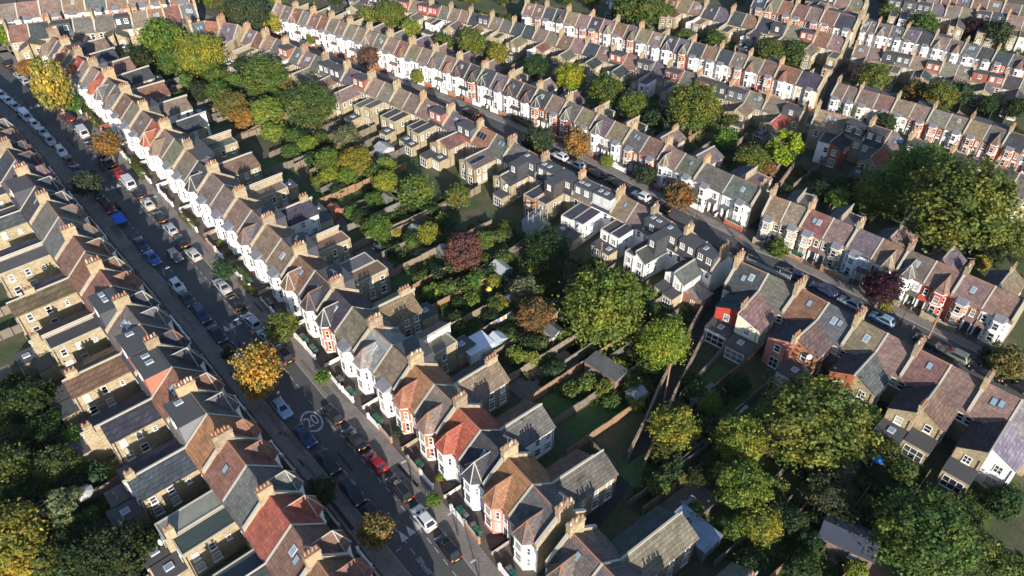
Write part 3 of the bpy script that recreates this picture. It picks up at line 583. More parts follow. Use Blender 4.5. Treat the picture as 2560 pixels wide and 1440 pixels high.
band('alley_path', ALLEY, AN, lambda i: -1.1 if i < 13 else -2.9, lambda i: 1.1 if i < 13 else 2.9, .02, 'stone', (.032, .033, .036))  # tarmac tone darkened: the colour carries the shade of flanking walls and houses

# footprints: is a point in somebody's garden?
def free(p, m=0.0):
    for r in ROWS:
        for h in r['houses']:
            q = p-h['a']; x = q.dot(h['d'])
            if -.6-m < x < h['w']+.6+m:
                y = q.dot(h['nf']); S = h['S']
                if -S['dr']-.5-m < y < S['df']+r['gd']+7.5+m: return False
                x2 = (p-h['x0']).dot(h['xdir']); L = S['wlen']+S['ext']
                xb = h['w']-S['cs']; lo, hi = (xb-h['w']*S['ww'], xb) if S['cs'] == 0 else (xb, xb+h['w']*S['ww'])
                if y < 0 and y > -S['dr']-L-.4-m and lo-m < x2 < hi+m: return False
    for a, c in zip(ALLEY, ALLEY[1:]):
        e = c-a; t = max(0, min(1, (p-a).dot(e)/e.length_squared))
        if (p-a-e*t).length < 1.7+m: return False
    return True
def alley_d(p):
    best = 99
    for a, c in zip(ALLEY, ALLEY[1:]):
        e = c-a; t = max(0, min(1, (p-a).dot(e)/e.length_squared)); best = min(best, (p-a-e*t).length)
    return best
def nearest(p):
    best = None
    for r in ROWS:
        for h in r['houses']:
            d = ((h['a']+h['c'])/2-p).length
            if best is None or d < best[0]: best = (d, r, h)
    return best[1], best[2]
def near_phrase(p):
    r, h = nearest(p); y = (p-h['a']).dot(h['nf'])
    return f"{'behind' if y < 0 else 'before'} {ordn(h['k'])} house, {r['nick']}"

# ------------------------------------------------------------------ foliage
def leaves(cent, nrm, size, seed, name):
    g = np.random.default_rng(seed); n = len(cent)
    nrm = nrm+g.normal(0, .55, (n, 3)); nrm /= np.linalg.norm(nrm, axis=1)[:, None]+1e-9
    a = np.cross(nrm, g.normal(0, 1, (n, 3))); a /= np.linalg.norm(a, axis=1)[:, None]+1e-9; c = np.cross(nrm, a)
    s = (size*g.uniform(.6, 1.35, n))[:, None]; as_ = g.uniform(.55, .9, n)[:, None]
    v = np.empty((n, 4, 3)); v[:, 0] = cent+a*s; v[:, 1] = cent+c*s*as_+nrm*s*.12; v[:, 2] = cent-a*s; v[:, 3] = cent-c*s*as_+nrm*s*.12
    me = bpy.data.meshes.new(name); me.vertices.add(n*4); me.vertices.foreach_set('co', v.ravel()); me.loops.add(n*4)
    me.loops.foreach_set('vertex_index', np.arange(n*4, dtype=np.int32)); me.polygons.add(n)
    me.polygons.foreach_set('loop_start', np.arange(0, n*4, 4, dtype=np.int32)); me.materials.append(M['leaf']); me.update(calc_edges=True); return me
def crown_mesh(seed, n, leaf, clumps, cr, shape):
    g = np.random.default_rng(seed)
    d = g.normal(0, 1, (clumps, 3)); d /= np.linalg.norm(d, axis=1)[:, None]; rad = g.uniform(.2, 1., clumps)**.5*.9*(1+g.uniform(-.22, .12, clumps))
    cc = d*rad[:, None]
    if shape == 'cone': k = 1-.36*(cc[:, 2]+1); cc[:, :2] *= k[:, None]*1.1
    if shape == 'dome': cc[:, 2] = np.where(cc[:, 2] < -.3, -.3+(cc[:, 2]+.3)*.4, cc[:, 2])
    if shape == 'weep': cc[:, 2] -= .35*(cc[:, 0]**2+cc[:, 1]**2)
    r = g.uniform(cr*.6, cr*1.3, clumps); w = r**2/np.sum(r**2); idx = g.choice(clumps, n, p=w)
    e = g.normal(0, 1, (n, 3)); e /= np.linalg.norm(e, axis=1)[:, None]; f = g.uniform(.15, 1, n)**.45
    off = e*(r[idx]*f)[:, None]; off[:, 2] *= 1.6 if shape == 'weep' else .8
    cen = cc[idx]+off; k = g.random(n) < .26; q = g.normal(0, 1, (n, 3)); q /= np.linalg.norm(q, axis=1)[:, None]; q *= (g.normal(.78, .14, n)*(1+.16*np.sin(q[:, 0]*5+seed)*np.sin(q[:, 1]*4+q[:, 2]*5)))[:, None]
    if shape in ('round', 'dome'): cen[k] = q[k]
    return leaves(cen, e*.55+np.array([0, 0, .4])+cen*.45, np.full(n, leaf), seed+1, 'crown')
def trunk_mesh(seed, hb):
    """trunk reaching from z=-hb to the crown centre, limbs spreading inside a crown of radius 1"""
    r = random.Random(seed); b = MB(); b.tube((0, 0, -hb), (.03, .02, -.35), .09, .065, 7)
    for i in range(7):
        a = i*2.4+r.random(); z0 = -.5+.08*i; l = r.uniform(.55, .8); e = Vector((math.cos(a)*l, math.sin(a)*l, z0+r.uniform(.45, .8))); m = Vector((e.x*.45, e.y*.45, z0+.22))
        b.tube((0, 0, z0), m, .05, .035, 5); b.tube(m, e, .035, .01, 5)
        f = m+Vector((r.uniform(-.3, .3), r.uniform(-.3, .3), .45)); b.tube(m, f, .025, .008, 4)
    return b.mesh('trunk', ['bark'])
CR = {k: [] for k in 'XLMSCWP'}
for i in range(3):
    CR['X'].append(crown_mesh(100+i, 24000, .036, 190, .145, 'dome')); CR['L'].append(crown_mesh(200+i, 13000, .048, 110, .175, 'round')); CR['M'].append(crown_mesh(300+i, 6500, .07, 60, .22, 'round'))
    CR['S'].append(crown_mesh(400+i, 1700, .12, 22, .33, 'dome')); CR['C'].append(crown_mesh(500+i, 4000, .085, 30, .3, 'cone')); CR['W'].append(crown_mesh(600+i, 6000, .07, 34, .28, 'weep'))
    CR['P'].append(crown_mesh(700+i, 7500, .05, 150, .1, 'round'))
TR = [trunk_mesh(i, 1.5) for i in range(3)]
LC = dict(Y=(.42, .26, .055), o=(0.158, 0.180, 0.039), g=(.108, .14, .036), d=(0.043, 0.070, 0.024), b=(.125, .19, .04), y=(.36, .29, .06), l=(0.255, 0.262, 0.045), a=(.36, .17, .055), r=(.19, .085, .065), p=(0.066, 0.022, 0.036), e=(0.176, 0.189, 0.101), n=(0.230, 0.149, 0.061), m=(0.270, 0.330, 0.030), k=(0.057, 0.084, 0.041))
LN = dict(Y='golden', o='olive', g='green', d='dark green', b='bright green', y='yellow', l='yellow-green', a='orange', r='red-brown', p='purple', e='grey-green', n='brown', m='lime', k='deep green')
tcount = [0]
def tree(u, v, rp, col, kind='L', zk=1.05, asp=.86, name=None, label=None, P=None, r=None, lean=0):
    i = tcount[0]; tcount[0] += 1; q = random.Random(i*17+3)
    if P is None:
        zc = 4.0
        for _ in range(6):
            P = at(u, v, zc); r = 1.07*rp*(P-Vector((0, 0, CH))).length/CF; zc = max(.3, zk*r)
    else: zc = zk*r
    base = Vector((P.x, P.y, 0)); shrub = kind == 'S'
    nm = name or ('shrub' if shrub else 'tree'); size = ('small ' if r < 1.9 else 'tall ' if r > 4.6 else '')
    lb = label or f"{size}{LN[col]} {'bush' if shrub else 'tree'} {near_phrase(base)}"
    t = thing(nm, base, q.uniform(0, 6.28), lb, 'bush' if shrub else 'tree', 'garden bushes' if shrub else 'trees')
    c = tuple(x*q.uniform(.85, 1.15) for x in LC[col])
    link('crown', CR[kind][i % 3], t, (0, 0, zc), q.uniform(0, 6.28), c, (r, r, r*asp))
    if not shrub:
        k = link('trunk', TR[i % 3], t, (0, 0, zc), 0, (.16, .12, .085) if col != 'y' else (.3, .27, .2)); k.scale = (r, r, max(zc/1.5, r*.75) if False else zc/1.5)
        if kind == 'X': k.scale = (r*.8, r*.8, zc/1.5)
    return t
TREES = '''130 212 36 y M 2.0 1.5|67 168 19 a M 1.9|183 257 18 b M 1.3|268 358 30 a P 1.7|215 457 31 k M 1.6|5 85 22 l M 1.5|558 672 26 k M 1.6|703 815 40 o M 1.5|642 922 56 Y P 1.7 1.15|640 985 20 Y P 2.6|805 943 19 b S 1.6|937 1326 42 n M 1.7|1085 1250 18 b M 1.7|570 885 15 d S 1.3|800 1228 36 d M 1.3
405 100 48 o L|500 135 52 l X|345 150 34 d M|465 200 20 b C|540 190 26 g M|660 190 50 g L|710 205 28 n L|580 262 36 n L|545 228 26 g M|605 292 28 a M|668 280 38 l L|775 262 58 g X|620 215 22 e M|555 205 17 y S .9|610 160 22 d M|680 330 24 l M|738 342 22 g M|615 28 46 k L 1.5|685 57 24 y M|780 97 14 o M|430 155 30 g M|700 250 22 g M|500 230 26 d M|450 245 18 g M
865 348 34 e L|890 402 38 l L|818 400 30 o M|870 440 24 o M|965 455 30 l L|935 500 22 g M|1040 478 44 o P|1145 490 30 o M|1070 582 28 l M|945 568 34 b L|880 532 20 b M .9|993 582 12 y S .9|1025 607 14 b S|1160 630 46 r L 1.2 1.1|1212 600 24 b M|1250 586 17 g M|1370 622 56 d X 1.2|1508 765 96 o X 1.1 1.0|1338 790 44 n L|1308 722 34 e M|1412 722 20 k M|1655 858 60 l X|1700 845 26 o M|1625 740 18 e M|1682 1070 56 l L 1.05|1660 1130 30 o M|2042 1060 122 o X .75 .68|1985 1105 60 g L|1850 1100 60 l L|1925 1100 34 n M 1.6|1858 1212 64 o L|1905 1310 44 l L|1955 1300 25 a M|1838 1320 30 o M|2070 1228 50 k L|2310 1335 98 g X|2358 1258 26 g M|2012 1415 34 d M|2140 1428 24 l M|2414 1268 12 y S|2478 1368 20 e S|1845 960 28 d M|1780 1150 26 d M|2240 1240 28 d M|1740 1190 24 d M|2180 1290 24 d M
922 140 25 r M 1.3|1047 190 17 l M|1345 350 38 k M 1.2|1443 357 32 a M 1.3 1.1|1518 403 16 l M 1.0|1615 437 27 k M 1.0|1700 487 36 n M 1.0|2208 715 42 p L 1.4|1945 622 24 g S .8|2218 766 13 y S .8|2520 905 38 n M .9|2475 890 22 k S .9
975 35 35 o L|920 40 25 o M|1025 72 24 l M|1108 103 21 g M|1180 105 34 o L|1245 132 26 l L|1340 165 32 k L|1425 190 34 m L 1.3|1515 225 42 g L|1585 262 36 o L|1735 265 62 o X 1.4|1960 360 42 m W 1.2|1815 345 28 b M|1880 400 38 o L|1915 420 24 n M|2098 493 26 b M 1.1|1925 125 30 g M|1990 130 28 g M|1790 100 24 g M|1710 95 22 o M|1595 20 54 g L|1660 30 30 g L|1770 40 24 d M|2185 190 32 o L|2350 240 34 o L|2215 308 24 k M|2300 435 76 o X 1.4|2200 480 56 o L|2405 510 108 o X 1.4|2535 590 40 g L|2455 655 18 y M|2125 470 30 d M|2230 25 24 o M|2495 80 28 k M|2310 60 28 g M|2430 67 22 p M|1100 35 16 l M|1000 5 20 y M|1720 200 25 o M|2120 270 20 g M|2260 95 24 o M|1640 300 30 k M|2480 640 24 d M|2060 470 24 k M|1830 300 20 g M|2400 230 26 k M|2470 260 20 d M|2540 270 22 d M|1480 160 22 g M|1290 190 20 k M|2290 225 24 n M|1560 30 30 d L|560 2 24 g L|520 -8 22 o L|460 -2 14 k M|690 -15 26 o L|780 -22 26 g L|840 -12 22 d L|1180 -18 26 o L|1260 -14 24 g L|1340 -22 28 k L|1420 -14 24 g L|1480 -8 22 o L|1860 -22 26 g L|2010 -16 20 k M|2210 -10 18 g M|2250 30 18 k M
0 1180 58 g L|60 1245 34 d M|140 1165 44 g L|190 1092 28 b M|155 1262 48 e C 1.2|25 1345 70 l L|8 1415 50 y M|75 1000 46 d M|10 1020 40 d M|290 1385 66 d L|200 1405 46 d M|370 1360 40 d M|110 1085 30 d M|250 1340 34 d M|115 1395 36 g M|200 1330 24 d M|40 1110 36 d M'''
for s in TREES.replace('\n', '|').split('|'):
    f = s.split(); u, v, rp = map(float, f[:3]); tree(u, v, rp, f[3], f[4], *[float(x) for x in f[5:7]])
# garden bushes, scattered through the gardens the photo shows
GZ = [((640, 300), (760, 540), (1700, 700), (1500, 1250)), ]
pr_ = random.Random(5); nb = 0; BUSH = []
zones = [([(470, 120), (720, 300), (1220, 560), (1790, 760), (1640, 1040), (1420, 1000), (1180, 880), (880, 560), (620, 280)], 230, 'ggdddbolkg', 9, 27),
         ([(1700, 950), (2100, 950), (2560, 1230), (2560, 1440), (1900, 1440), (1560, 1250)], 80, 'dddkgo', 14, 36), ([(0, 960), (110, 990), (330, 1300), (420, 1440), (0, 1440)], 50, 'dddkgo', 16, 36),
         ([(1250, 60), (1700, 220), (1940, 400), (2560, 600), (2560, 700), (1900, 470), (1600, 270), (1220, 110)], 80, 'ggdko', 8, 16), ([(1750, 90), (2050, 140), (1990, 200), (1700, 130)], 24, 'gdko', 6, 12), ([(2120, 230), (2560, 330), (2560, 480), (2140, 280)], 45, 'gdkno', 7, 15), ([(2200, 90), (2560, 160), (2560, 110), (2220, 40)], 26, 'gdk', 6, 11), ([(870, 20), (1280, 110), (1700, 160), (1300, 40)], 44, 'gdko', 6, 12), ([(300, 90), (560, 80), (600, 170), (420, 220)], 36, 'gdkl', 8, 18)]
def inside(x, y, pg):
    c = False; j = len(pg)-1
    for i in range(len(pg)):
        if (pg[i][1] > y) != (pg[j][1] > y) and x < (pg[j][0]-pg[i][0])*(y-pg[i][1])/(pg[j][1]-pg[i][1])+pg[i][0]: c = not c
        j = i
    return c
for pg, cnt, cols, ra, rb in zones:
    k = 0; tries = 0; xs = [p[0] for p in pg]; ys = [p[1] for p in pg]
    while k < cnt and tries < cnt*30:
        tries += 1; u, v = pr_.uniform(min(xs), max(xs)), pr_.uniform(min(ys), max(ys))
        if not inside(u, v, pg): continue
        p = at(u, v, 0)
        if not free(p, .3): continue
        rp = pr_.uniform(ra, rb); d = (p-Vector((0, 0, CH))).length; r_ = min(2.6, rp*d/CF)
        BUSH.append((r_/d, p, r_, pr_.choice(cols), pr_.uniform(.6, .95), pr_.uniform(.7, 1.1))); k += 1
BUSH.sort(key=lambda q: -q[0]); nS = nM = 0; LOW = []
for _, p, r_, c_, zk_, as_ in BUSH:
    big = r_ >= 1.9
    if (nM if big else nS) >= (110 if big else 200): LOW.append((p, min(r_, 1.6))); continue
    if big: nM += 1
    else: nS += 1
    tree(0, 0, 0, c_, 'M' if big else 'S', zk_, as_, P=p, r=r_)
# undergrowth: countless low plants and climbers over the soil of the gardens
g = np.random.default_rng(3); cen = []; siz = []
for pg, cnt, cols, ra, rb in zones:
    xs = [p[0] for p in pg]; ys = [p[1] for p in pg]; got = 0; want = cnt*16
    for _ in range(want*4):
        if got >= want: break
        u, v = pr_.uniform(min(xs), max(xs)), pr_.uniform(min(ys), max(ys))
        if not inside(u, v, pg): continue
        p = at(u, v, 0)
        if (math.sin(p.x*.31+p.y*.17)+math.sin(p.x*.12-p.y*.4)) < -.35 or not free(p, .1): continue
        got += 1; rr = pr_.uniform(.3, .9); m = 26
        e = g.normal(0, 1, (m, 3)); e /= np.linalg.norm(e, axis=1)[:, None]; e[:, 2] = np.abs(e[:, 2])*pr_.uniform(.4, 1.3)
        cen.append(np.array([p.x, p.y, 0.05])+e*rr*g.uniform(.4, 1, (m, 1))); siz.append(np.full(m, .17))
for p, rr in LOW:
    m = int(90*rr); e = g.normal(0, 1, (m, 3)); e /= np.linalg.norm(e, axis=1)[:, None]; e[:, 2] = np.abs(e[:, 2])*1.2
    cen.append(np.array([p.x, p.y, .1])+e*rr*g.uniform(.5, 1, (m, 1))); siz.append(np.full(m, .2))
cen = np.concatenate(cen); um = leaves(cen, np.tile([0, 0, .8], (len(cen), 1)), np.concatenate(siz), 9, 'undergrowth')
ug = link('undergrowth', um, col=(.085, .115, .03)); tag(ug, 'low dense undergrowth covering the back garden beds', 'undergrowth', None, 'stuff')

# ------------------------------------------------------------------ garden fences, lawns
def fence_mesh(L, h=1.75):
    n = max(1, round(L/1.85)); b = MB(); q = L/n
    for i in range(n):
        z = h-.12*((i*7) % 3 == 1); b.box(i*q+.06, (i+1)*q-.06, -.025, .025, .15, z); b.box(i*q+.06, (i+1)*q-.06, -.05, .05, z, z+.05); b.box(i*q+.06, (i+1)*q-.06, -.04, .04, .02, .145)
    p = MB(); p.box(-.06, .06, -.06, .06, 0, h+.12); return b.mesh('fence_panel', ['wood']), p.mesh('fence_post', ['wood']), n, q
FCOL = [(.22, .17, .12), (.17, .14, .11), (.14, .12, .10), (.26, .16, .09), (.18, .165, .14)]
fr_ = random.Random(11)
def fence(a, c, label, near, col=None, h=1.75):
    d = c-a; L = d.length; pm, pp, n, q = fence_mesh(L, h); rz = math.atan2(d.y, d.x); col = col or fr_.choice(FCOL)
    t = thing('garden_fence', a, rz, label, 'fence', 'back garden fences'); link('fence_panel', pm, t, col=col)
    if near:
        for i in range(n+1): link('fence_post', pp, t, (i*q, 0, 0), 0, tuple(x*.85 for x in col))
    return t
lawn = MB(); pat = MB(); SHEDS = []; SETS = []
for key, maxl in (('A', 34), ('B1', 30), ('B1b', 30), ('L', 24), ('S', 20), ('B2', 12), ('B2b', 20), ('C1', 10), ('C1b', 18), ('C2', 10), ('D1b', 9)):
    r = RW[key]
    for i, h in enumerate(r['houses']):
        S = h['S']; P0 = h['a']; bk = -h['nf']; near = P0.length < 125
        s0 = S['dr']+(S['wlen']+S['ext'])+.3; t = s0; end = maxl+s0
        while t < s0+maxl:
            if not free(P0+bk*(t+2.0), -.2): break
            t += .5
        L = (t-s0)/2-.3 if t < s0+maxl-.6 else maxl*.8
        hits = t < s0+maxl-.6
        if hits and alley_d(P0+bk*(t+2.0)) < 2.6: L = t-s0+.2
        if L > 2.5 and not (P0.length > 118 and fr_.random() < .5):
            # the fence, dropped if some wing or wall stands on its line
            fence(P0+bk*s0, P0+bk*(s0+L*fr_.uniform(.94, 1)), f"timber fence behind {ordn(h['k'])} house, {r['nick']}", near)
            if near or key in 'AB1':
                x0, x1 = h['d']*.35, h['d']*(h['w']-.35); l0 = s0+L*fr_.uniform(.05, .2); l1 = s0+L*fr_.uniform(.55, .95)
                q = [P0+x0+bk*l0, P0+x1+bk*l0, P0+x1+bk*l1, P0+x0+bk*l1]; k = fr_.random()
                tgt = lawn if k < .62 else pat
                if tgt is pat and fr_.random() < .6: SETS.append((q[0]+q[1]+q[2]+q[3])/4)
                q = [(p.x, p.y, .025) for p in q]
                if (Vector(q[1])-Vector(q[0])).cross(Vector(q[2])-Vector(q[0])).z < 0: q = q[::-1]
                if all(free(Vector((x, y, 0)), -.3) for x, y, z in q): tgt.face(q)
            if hits and L > 5 and P0.length < 170 and fr_.random() < .3: SHEDS.append((P0+bk*(s0+L-1.5)+h['d']*fr_.uniform(1.3, max(1.4, h['w']-1.5)), h))
            if near and hits and fr_.random() < .75:
                e = P0+bk*(s0+L); e2 = e+h['d']*(h['w']-.1)
                if free(e, 0) and free(e2, 0): fence(e, e2, f"timber end fence behind {ordn(h['k'])} garden, {r['nick']}", near)
struct('lawns', lawn, 'grass', (.075, .125, .028)); struct('patios', pat, 'pave', (.2, .16, .13))
for i in range(3, 12):      # alley walls
    for s, k in ((1.25, 'street-terrace'), (-1.25, 'shaded-garden')):
        a, c = ALLEY[i]+AN[i]*s, ALLEY[i+1]+AN[i+1]*s
        if i in (8, 9): continue
        d = c-a; b = MB(); b.box(0, d.length-.02, -.11, .11, 0, 1.9); b.box(0, d.length-.02, -.15, .15, 1.9, 1.98)
        t = link('alley_wall', b.mesh('alley_wall', ['brick']), None, a, math.atan2(d.y, d.x), (.3, .22, .16)); tag(t, f"{ordn(i-3)} stretch up of old brick wall on the {k} edge of the alley", 'wall', 'brick walls lining the alley')

# ------------------------------------------------------------------ front garden walls, hedges, bins
BB = MB()
def bin_():
    b = MB(); b.hexa([(-.22, -.28, .1), (.22, -.28, .1), (.22, .26, .1), (-.22, .26, .1), (-.28, -.34, .98), (.28, -.34, .98), (.28, .36, .98), (-.28, .36, .98)]); body = b.mesh('body', ['metal'])
    b = MB(); b.hexa([(-.3, -.38, .985), (.3, -.38, .985), (.3, .4, .985), (-.3, .4, .985), (-.26, -.3, 1.07), (.26, -.3, 1.07), (.26, .34, 1.1), (-.26, .34, 1.1)]); b.tube((-.25, .42, 1.0), (.25, .42, 1.0), .03, .03, 5); lid = b.mesh('lid', ['metal'])
    b = MB(); b.tube((-.3, .24, .11), (-.24, .24, .11), .11, .11, 8); b.tube((.24, .24, .11), (.3, .24, .11), .11, .11, 8); return body, lid, b.mesh('wheels', ['rub'])
BINM = bin_()
def wheelie(p, rz, col, label):
    t = thing('wheelie_bin', p, rz, label, 'bin', 'wheelie bins in front yards'); link('body', BINM[0], t, col=(.05, .055, .05)); link('lid', BINM[1], t, col=col); link('wheels', BINM[2], t)
WALLC = {'A': ['w', 'w', 'w', 'o', 'r', 'y', 'w', 'w'], 'B2': ['w', 'w', 'r', 'o'], 'B2b': ['y', 'o', 'y', 'r'], 'S': ['w'], 'L': ['w', 'y', 'r', 'w']}
gr_ = random.Random(21)
for key in ('A', 'S', 'L', 'B2', 'B2b', 'B1', 'B1b', 'C2', 'C2b'):
    r = RW[key]; cols = WALLC.get(key, ['w', 'r', 'y'])
    for h in r['houses']:
        S = h['S']; w = h['w']; cs = S['cs']; y1 = S['df']+r['gd']-.12; cc = gr_.choice(cols); gate = (w*.62, w*.84) if cs == 0 else (w*.16, w*.38); near = h['a'].length < 130
        b = MB(); m = 1; hh = gr_.uniform(.75, 1.1)
        for x0, x1 in (((gate[1], w-.1) if gate[0] < w-gate[1] else (.1, gate[0])),):
            if x1-x0 > .4: b.box(x0+.3, x1-.3, y1-.11, y1+.11, 0, hh); b.box(x0+.3, x1-.3, y1-.15, y1+.15, hh, hh+.08, m)
            for xp in (x0+.15, x1-.15): b.box(xp-.16, xp+.16, y1-.16, y1+.16, 0, hh+.25); b.box(xp-.19, xp+.19, y1-.19, y1+.19, hh+.25, hh+.34, m)
        t = link('garden_wall', b.mesh('garden_wall', ['paint' if cc == 'w' else 'brick', 'cope' if cc != 'w' else 'white']), None, h['x0'], h['rz'], WC[cc]); 
        tag(t, f"low {WN[cc]} wall before {ordn(h['k'])} house, {r['nick']}", 'wall', 'low front garden walls')
        xd = w if cs == 0 else 0
        b = MB(); b.box(xd-.1, xd+.1, S['df']+.2, y1-.35, 0, .85); b.box(xd-.13, xd+.13, S['df']+.2, y1-.35, .85, .92, 1)
        t = link('dividing_wall', b.mesh('dividing_wall', ['paint' if cc == 'w' else 'brick', 'cope']), None, h['x0'], h['rz'], WC[cc]); tag(t, f"{WN[cc]} wall beside the path of {ordn(h['k'])} house, {r['nick']}", 'wall', 'walls dividing front yards')
        Mx = Matrix.Translation(h['x0']) @ Matrix.Rotation(h['rz'], 4, 'Z')
        if near or (key in ('B2',) and h['a'].length < 165):
            k = gr_.random(); bxs = cs+(1 if cs == 0 else -1)*w*.3
            if k < .6:
                for j in range(gr_.randint(2, 3)):
                    p = Mx @ Vector((bxs-.7+.66*j, y1-.75, .035)); lc = gr_.choice([(.03, .12, .06), (.02, .09, .08), (.12, .12, .12)])
                    wheelie(p, h['rz']+gr_.uniform(-.2, .2), lc, f"{'green' if lc[1] > lc[0]*2 else 'grey'} bin {['nearest', 'second', 'third'][j]} along wall, {ordn(h['k'])} house, {r['nick']}")
            if k > .5:
                for j in range(1):
                    p = Mx @ Vector((bxs-.8+1.4*j, y1-1.6, 0)); p.z = 0; tree(0, 0, 0, gr_.choice('gbdlk'), 'S', .7, .9, P=p, r=gr_.uniform(.5, .85))
hq = random.Random(4)
def hedge(pts, hgt, wid, label):
    a, c = at(*pts[0]), at(*pts[1]); d = c-a; L = d.length; g2 = np.random.default_rng(int(L*100)); n = int(L*wid*hgt*170)
    e = g2.uniform(-1, 1, (n, 3)); k = np.abs(e).argmax(1); e[np.arange(n), k] = np.sign(e[np.arange(n), k]); e[:, 2] = np.where(e[:, 2] < -.95, .98, e[:, 2])
    cen = e*np.array([L/2, wid/2, hgt/2])+np.array([L/2, 0, hgt/2]); me = leaves(cen, e, np.full(n, .1), 5, 'hedge')
    t = thing('hedge', a, math.atan2(d.y, d.x), label, 'hedge', 'clipped front hedges'); link('leaves', me, t, col=(.1, .115, .02))
hedge(((330, 405), (362, 448)), 1.3, 1.6, 'tall clipped golden hedge above the white van on the sunlit pavement')
hedge(((214, 275), (244, 318)), 1.2, 1.3, 'clipped hedge behind the low wall near the far white van')
hedge(((590, 668), (622, 705)), 1.1, 1.2, 'upper of two short green hedges by the lone pavement tree')
hedge(((604, 702), (640, 742)), 1.1, 1.3, 'lower of two short green hedges by the lone pavement tree')
hedge(((455, 540), (492, 575)), 1.1, 1.2, 'clipped hedge behind the white wall beside black parked car')
hedge(((1280, 300), (1330, 320)), 1.3, 1.1, 'golden hedge before the white-bayed terrace near solar panels')

# ------------------------------------------------------------------ cars
def loft(b, secs, ring, m=0):
    n = len(ring(secs[0])); k = len(b.v)
    for s in secs: b.v += ring(s)
    for i in range(len(secs)-1):
        for j in range(n): q = (j+1) % n; b.f.append((k+i*n+j, k+i*n+q, k+(i+1)*n+q, k+(i+1)*n+j)); b.m.append(m)
    b.f.append(tuple(k+j for j in range(n))[::-1]); b.m.append(m); b.f.append(tuple(k+(len(secs)-1)*n+j for j in range(n))); b.m.append(m)
CT = {}
def car_type(kind):
    if kind in CT: return CT[kind]
    L, Wd, Hh = dict(hatch=(4.0, 1.76, 1.47), saloon=(4.55, 1.82, 1.43), estate=(4.6, 1.82, 1.5), suv=(4.5, 1.88, 1.66), van=(5.0, 1.95, 1.98))[kind]
    h = L/2; w = Wd/2; up = .12 if kind == 'suv' else .05 if kind == 'van' else 0
    zb = .92+up*1.2; zh = .86+up*1.5; ztail = {'saloon': .98}.get(kind, zb+.02)
    secs = [(-h, w*.80, .62+up), (-h+.1, w*.93, ztail-.12), (-h*.80, w, ztail), (-h*.4, w, zb), (0, w, zb), (h*.35, w, zb-.01), (h*.6, w*.99, zh), (h*.85, w*.93, zh-.1), (h-.1, w*.82, zh-.24), (h, w*.68, .52+up)]
    z0 = .2+up*.6
    ring = lambda s: [(s[0], -s[1]*.92, z0), (s[0], -s[1], .45), (s[0], -s[1]*.985, s[2]-.14), (s[0], -s[1]*.9, s[2]-.01), (s[0], -s[1]*.45, s[2]+.03), (s[0], s[1]*.45, s[2]+.03), (s[0], s[1]*.9, s[2]-.01), (s[0], s[1]*.985, s[2]-.14), (s[0], s[1], .45), (s[0], s[1]*.92, z0)]
    b = MB(); loft(b, secs, ring); body = b.mesh('body', ['car']); body.polygons.foreach_set('use_smooth', [True]*len(body.polygons))
    # cabin: belt polygon to roof polygon
    xr0, xr1, xf0, xf1 = dict(hatch=(-h+.18, -h+.62, h*.48, h*.06), saloon=(-h*.72, -h*.36, h*.46, h*.06), estate=(-h+.16, -h+.5, h*.48, h*.08), suv=(-h+.14, -h+.5, h*.5, h*.1), van=(-h+.06, -h+.16, h*.72, h*.45))[kind]
    wb, wr = w*.9, w*(.68 if kind != 'van' else .82); z1 = zb-.02; z2 = Hh-.05
    def pt(x, y, z): return (x, y, z)
    lo = [(xf0, -wb*.72), (xf0-.22, -wb), (xr0+.15, -wb), (xr0, -wb*.8), (xr0, wb*.8), (xr0+.15, wb), (xf0-.22, wb), (xf0, wb*.72)]
    hi = [(xf1, -wr*.8), (xf1-.12, -wr), (xr1+.1, -wr), (xr1, -wr*.84), (xr1, wr*.84), (xr1+.1, wr), (xf1-.12, wr), (xf1, wr*.8)]
    b = MB(); gl = {}
    for i in range(8):
        j = (i+1) % 8; q = [pt(*lo[j], z1), pt(*lo[i], z1), pt(*hi[i], z2), pt(*hi[j], z2)]; b.face(q[::-1] if False else q)
        if i in (7, 1, 3, 5):
            c = [sum(v[k] for v in q)/4 for k in range(3)]; e = .9 if i in (1, 5) else .92
            nrm = (Vector(q[1])-Vector(q[0])).cross(Vector(q[2])-Vector(q[0])).normalized()
            if nrm.dot(Vector((c[0]-(xf0+xr0)/2, c[1], .2))) < 0: nrm = -nrm
            qq = [tuple(c[k]+(v[k]-c[k])*(e if k != 2 else .84)+nrm[k]*.012 for k in range(3)) for v in q]
            gl[{7: 'windscreen', 1: 'side_window', 3: 'rear_window', 5: 'side_window '}[i]] = qq
    r2 = [(x*.0+x+(-.1 if x > (xf1+xr1)/2 else .1), y*.86) for x, y in hi]
    for i in range(8):
        j = (i+1) % 8; b.face([pt(*hi[j], z2), pt(*hi[i], z2), pt(*r2[i], Hh), pt(*r2[j], Hh)])
    b.face([pt(*q, Hh) for q in r2]); cab = b.mesh('cabin', ['car'])
    gm_ = {}
    for k, q in gl.items():
        if kind == 'van' and k in ('side_window', 'side_window '):
            c0, c1 = min(p[0] for p in q), max(p[0] for p in q); q = [(max(p[0], c0+(c1-c0)*.66), p[1], p[2]) for p in q]
        b = MB(); b.face(q); b.face(q[::-1]) if False else None; gm_[k] = b.mesh(k.strip(), ['cglass'])
    b = MB(); b.tube((0, -.1, 0), (0, .1, 0), .32, .32, 14); b.tube((0, -.11, 0), (0, -.1005, 0), .2, .2, 10, 1); b.tube((0, .1005, 0), (0, .11, 0), .2, .2, 10, 1); wh = b.mesh('wheel', ['rub', 'alloy'])
    b = MB(); b.box(-.06, .1, -.2, .2, -.07, .07); hl = b.mesh('headlight', ['lampw'])
    b = MB(); b.box(-.05, .06, -.17, .17, -.1, .1); tl = b.mesh('tail_light', ['red'])
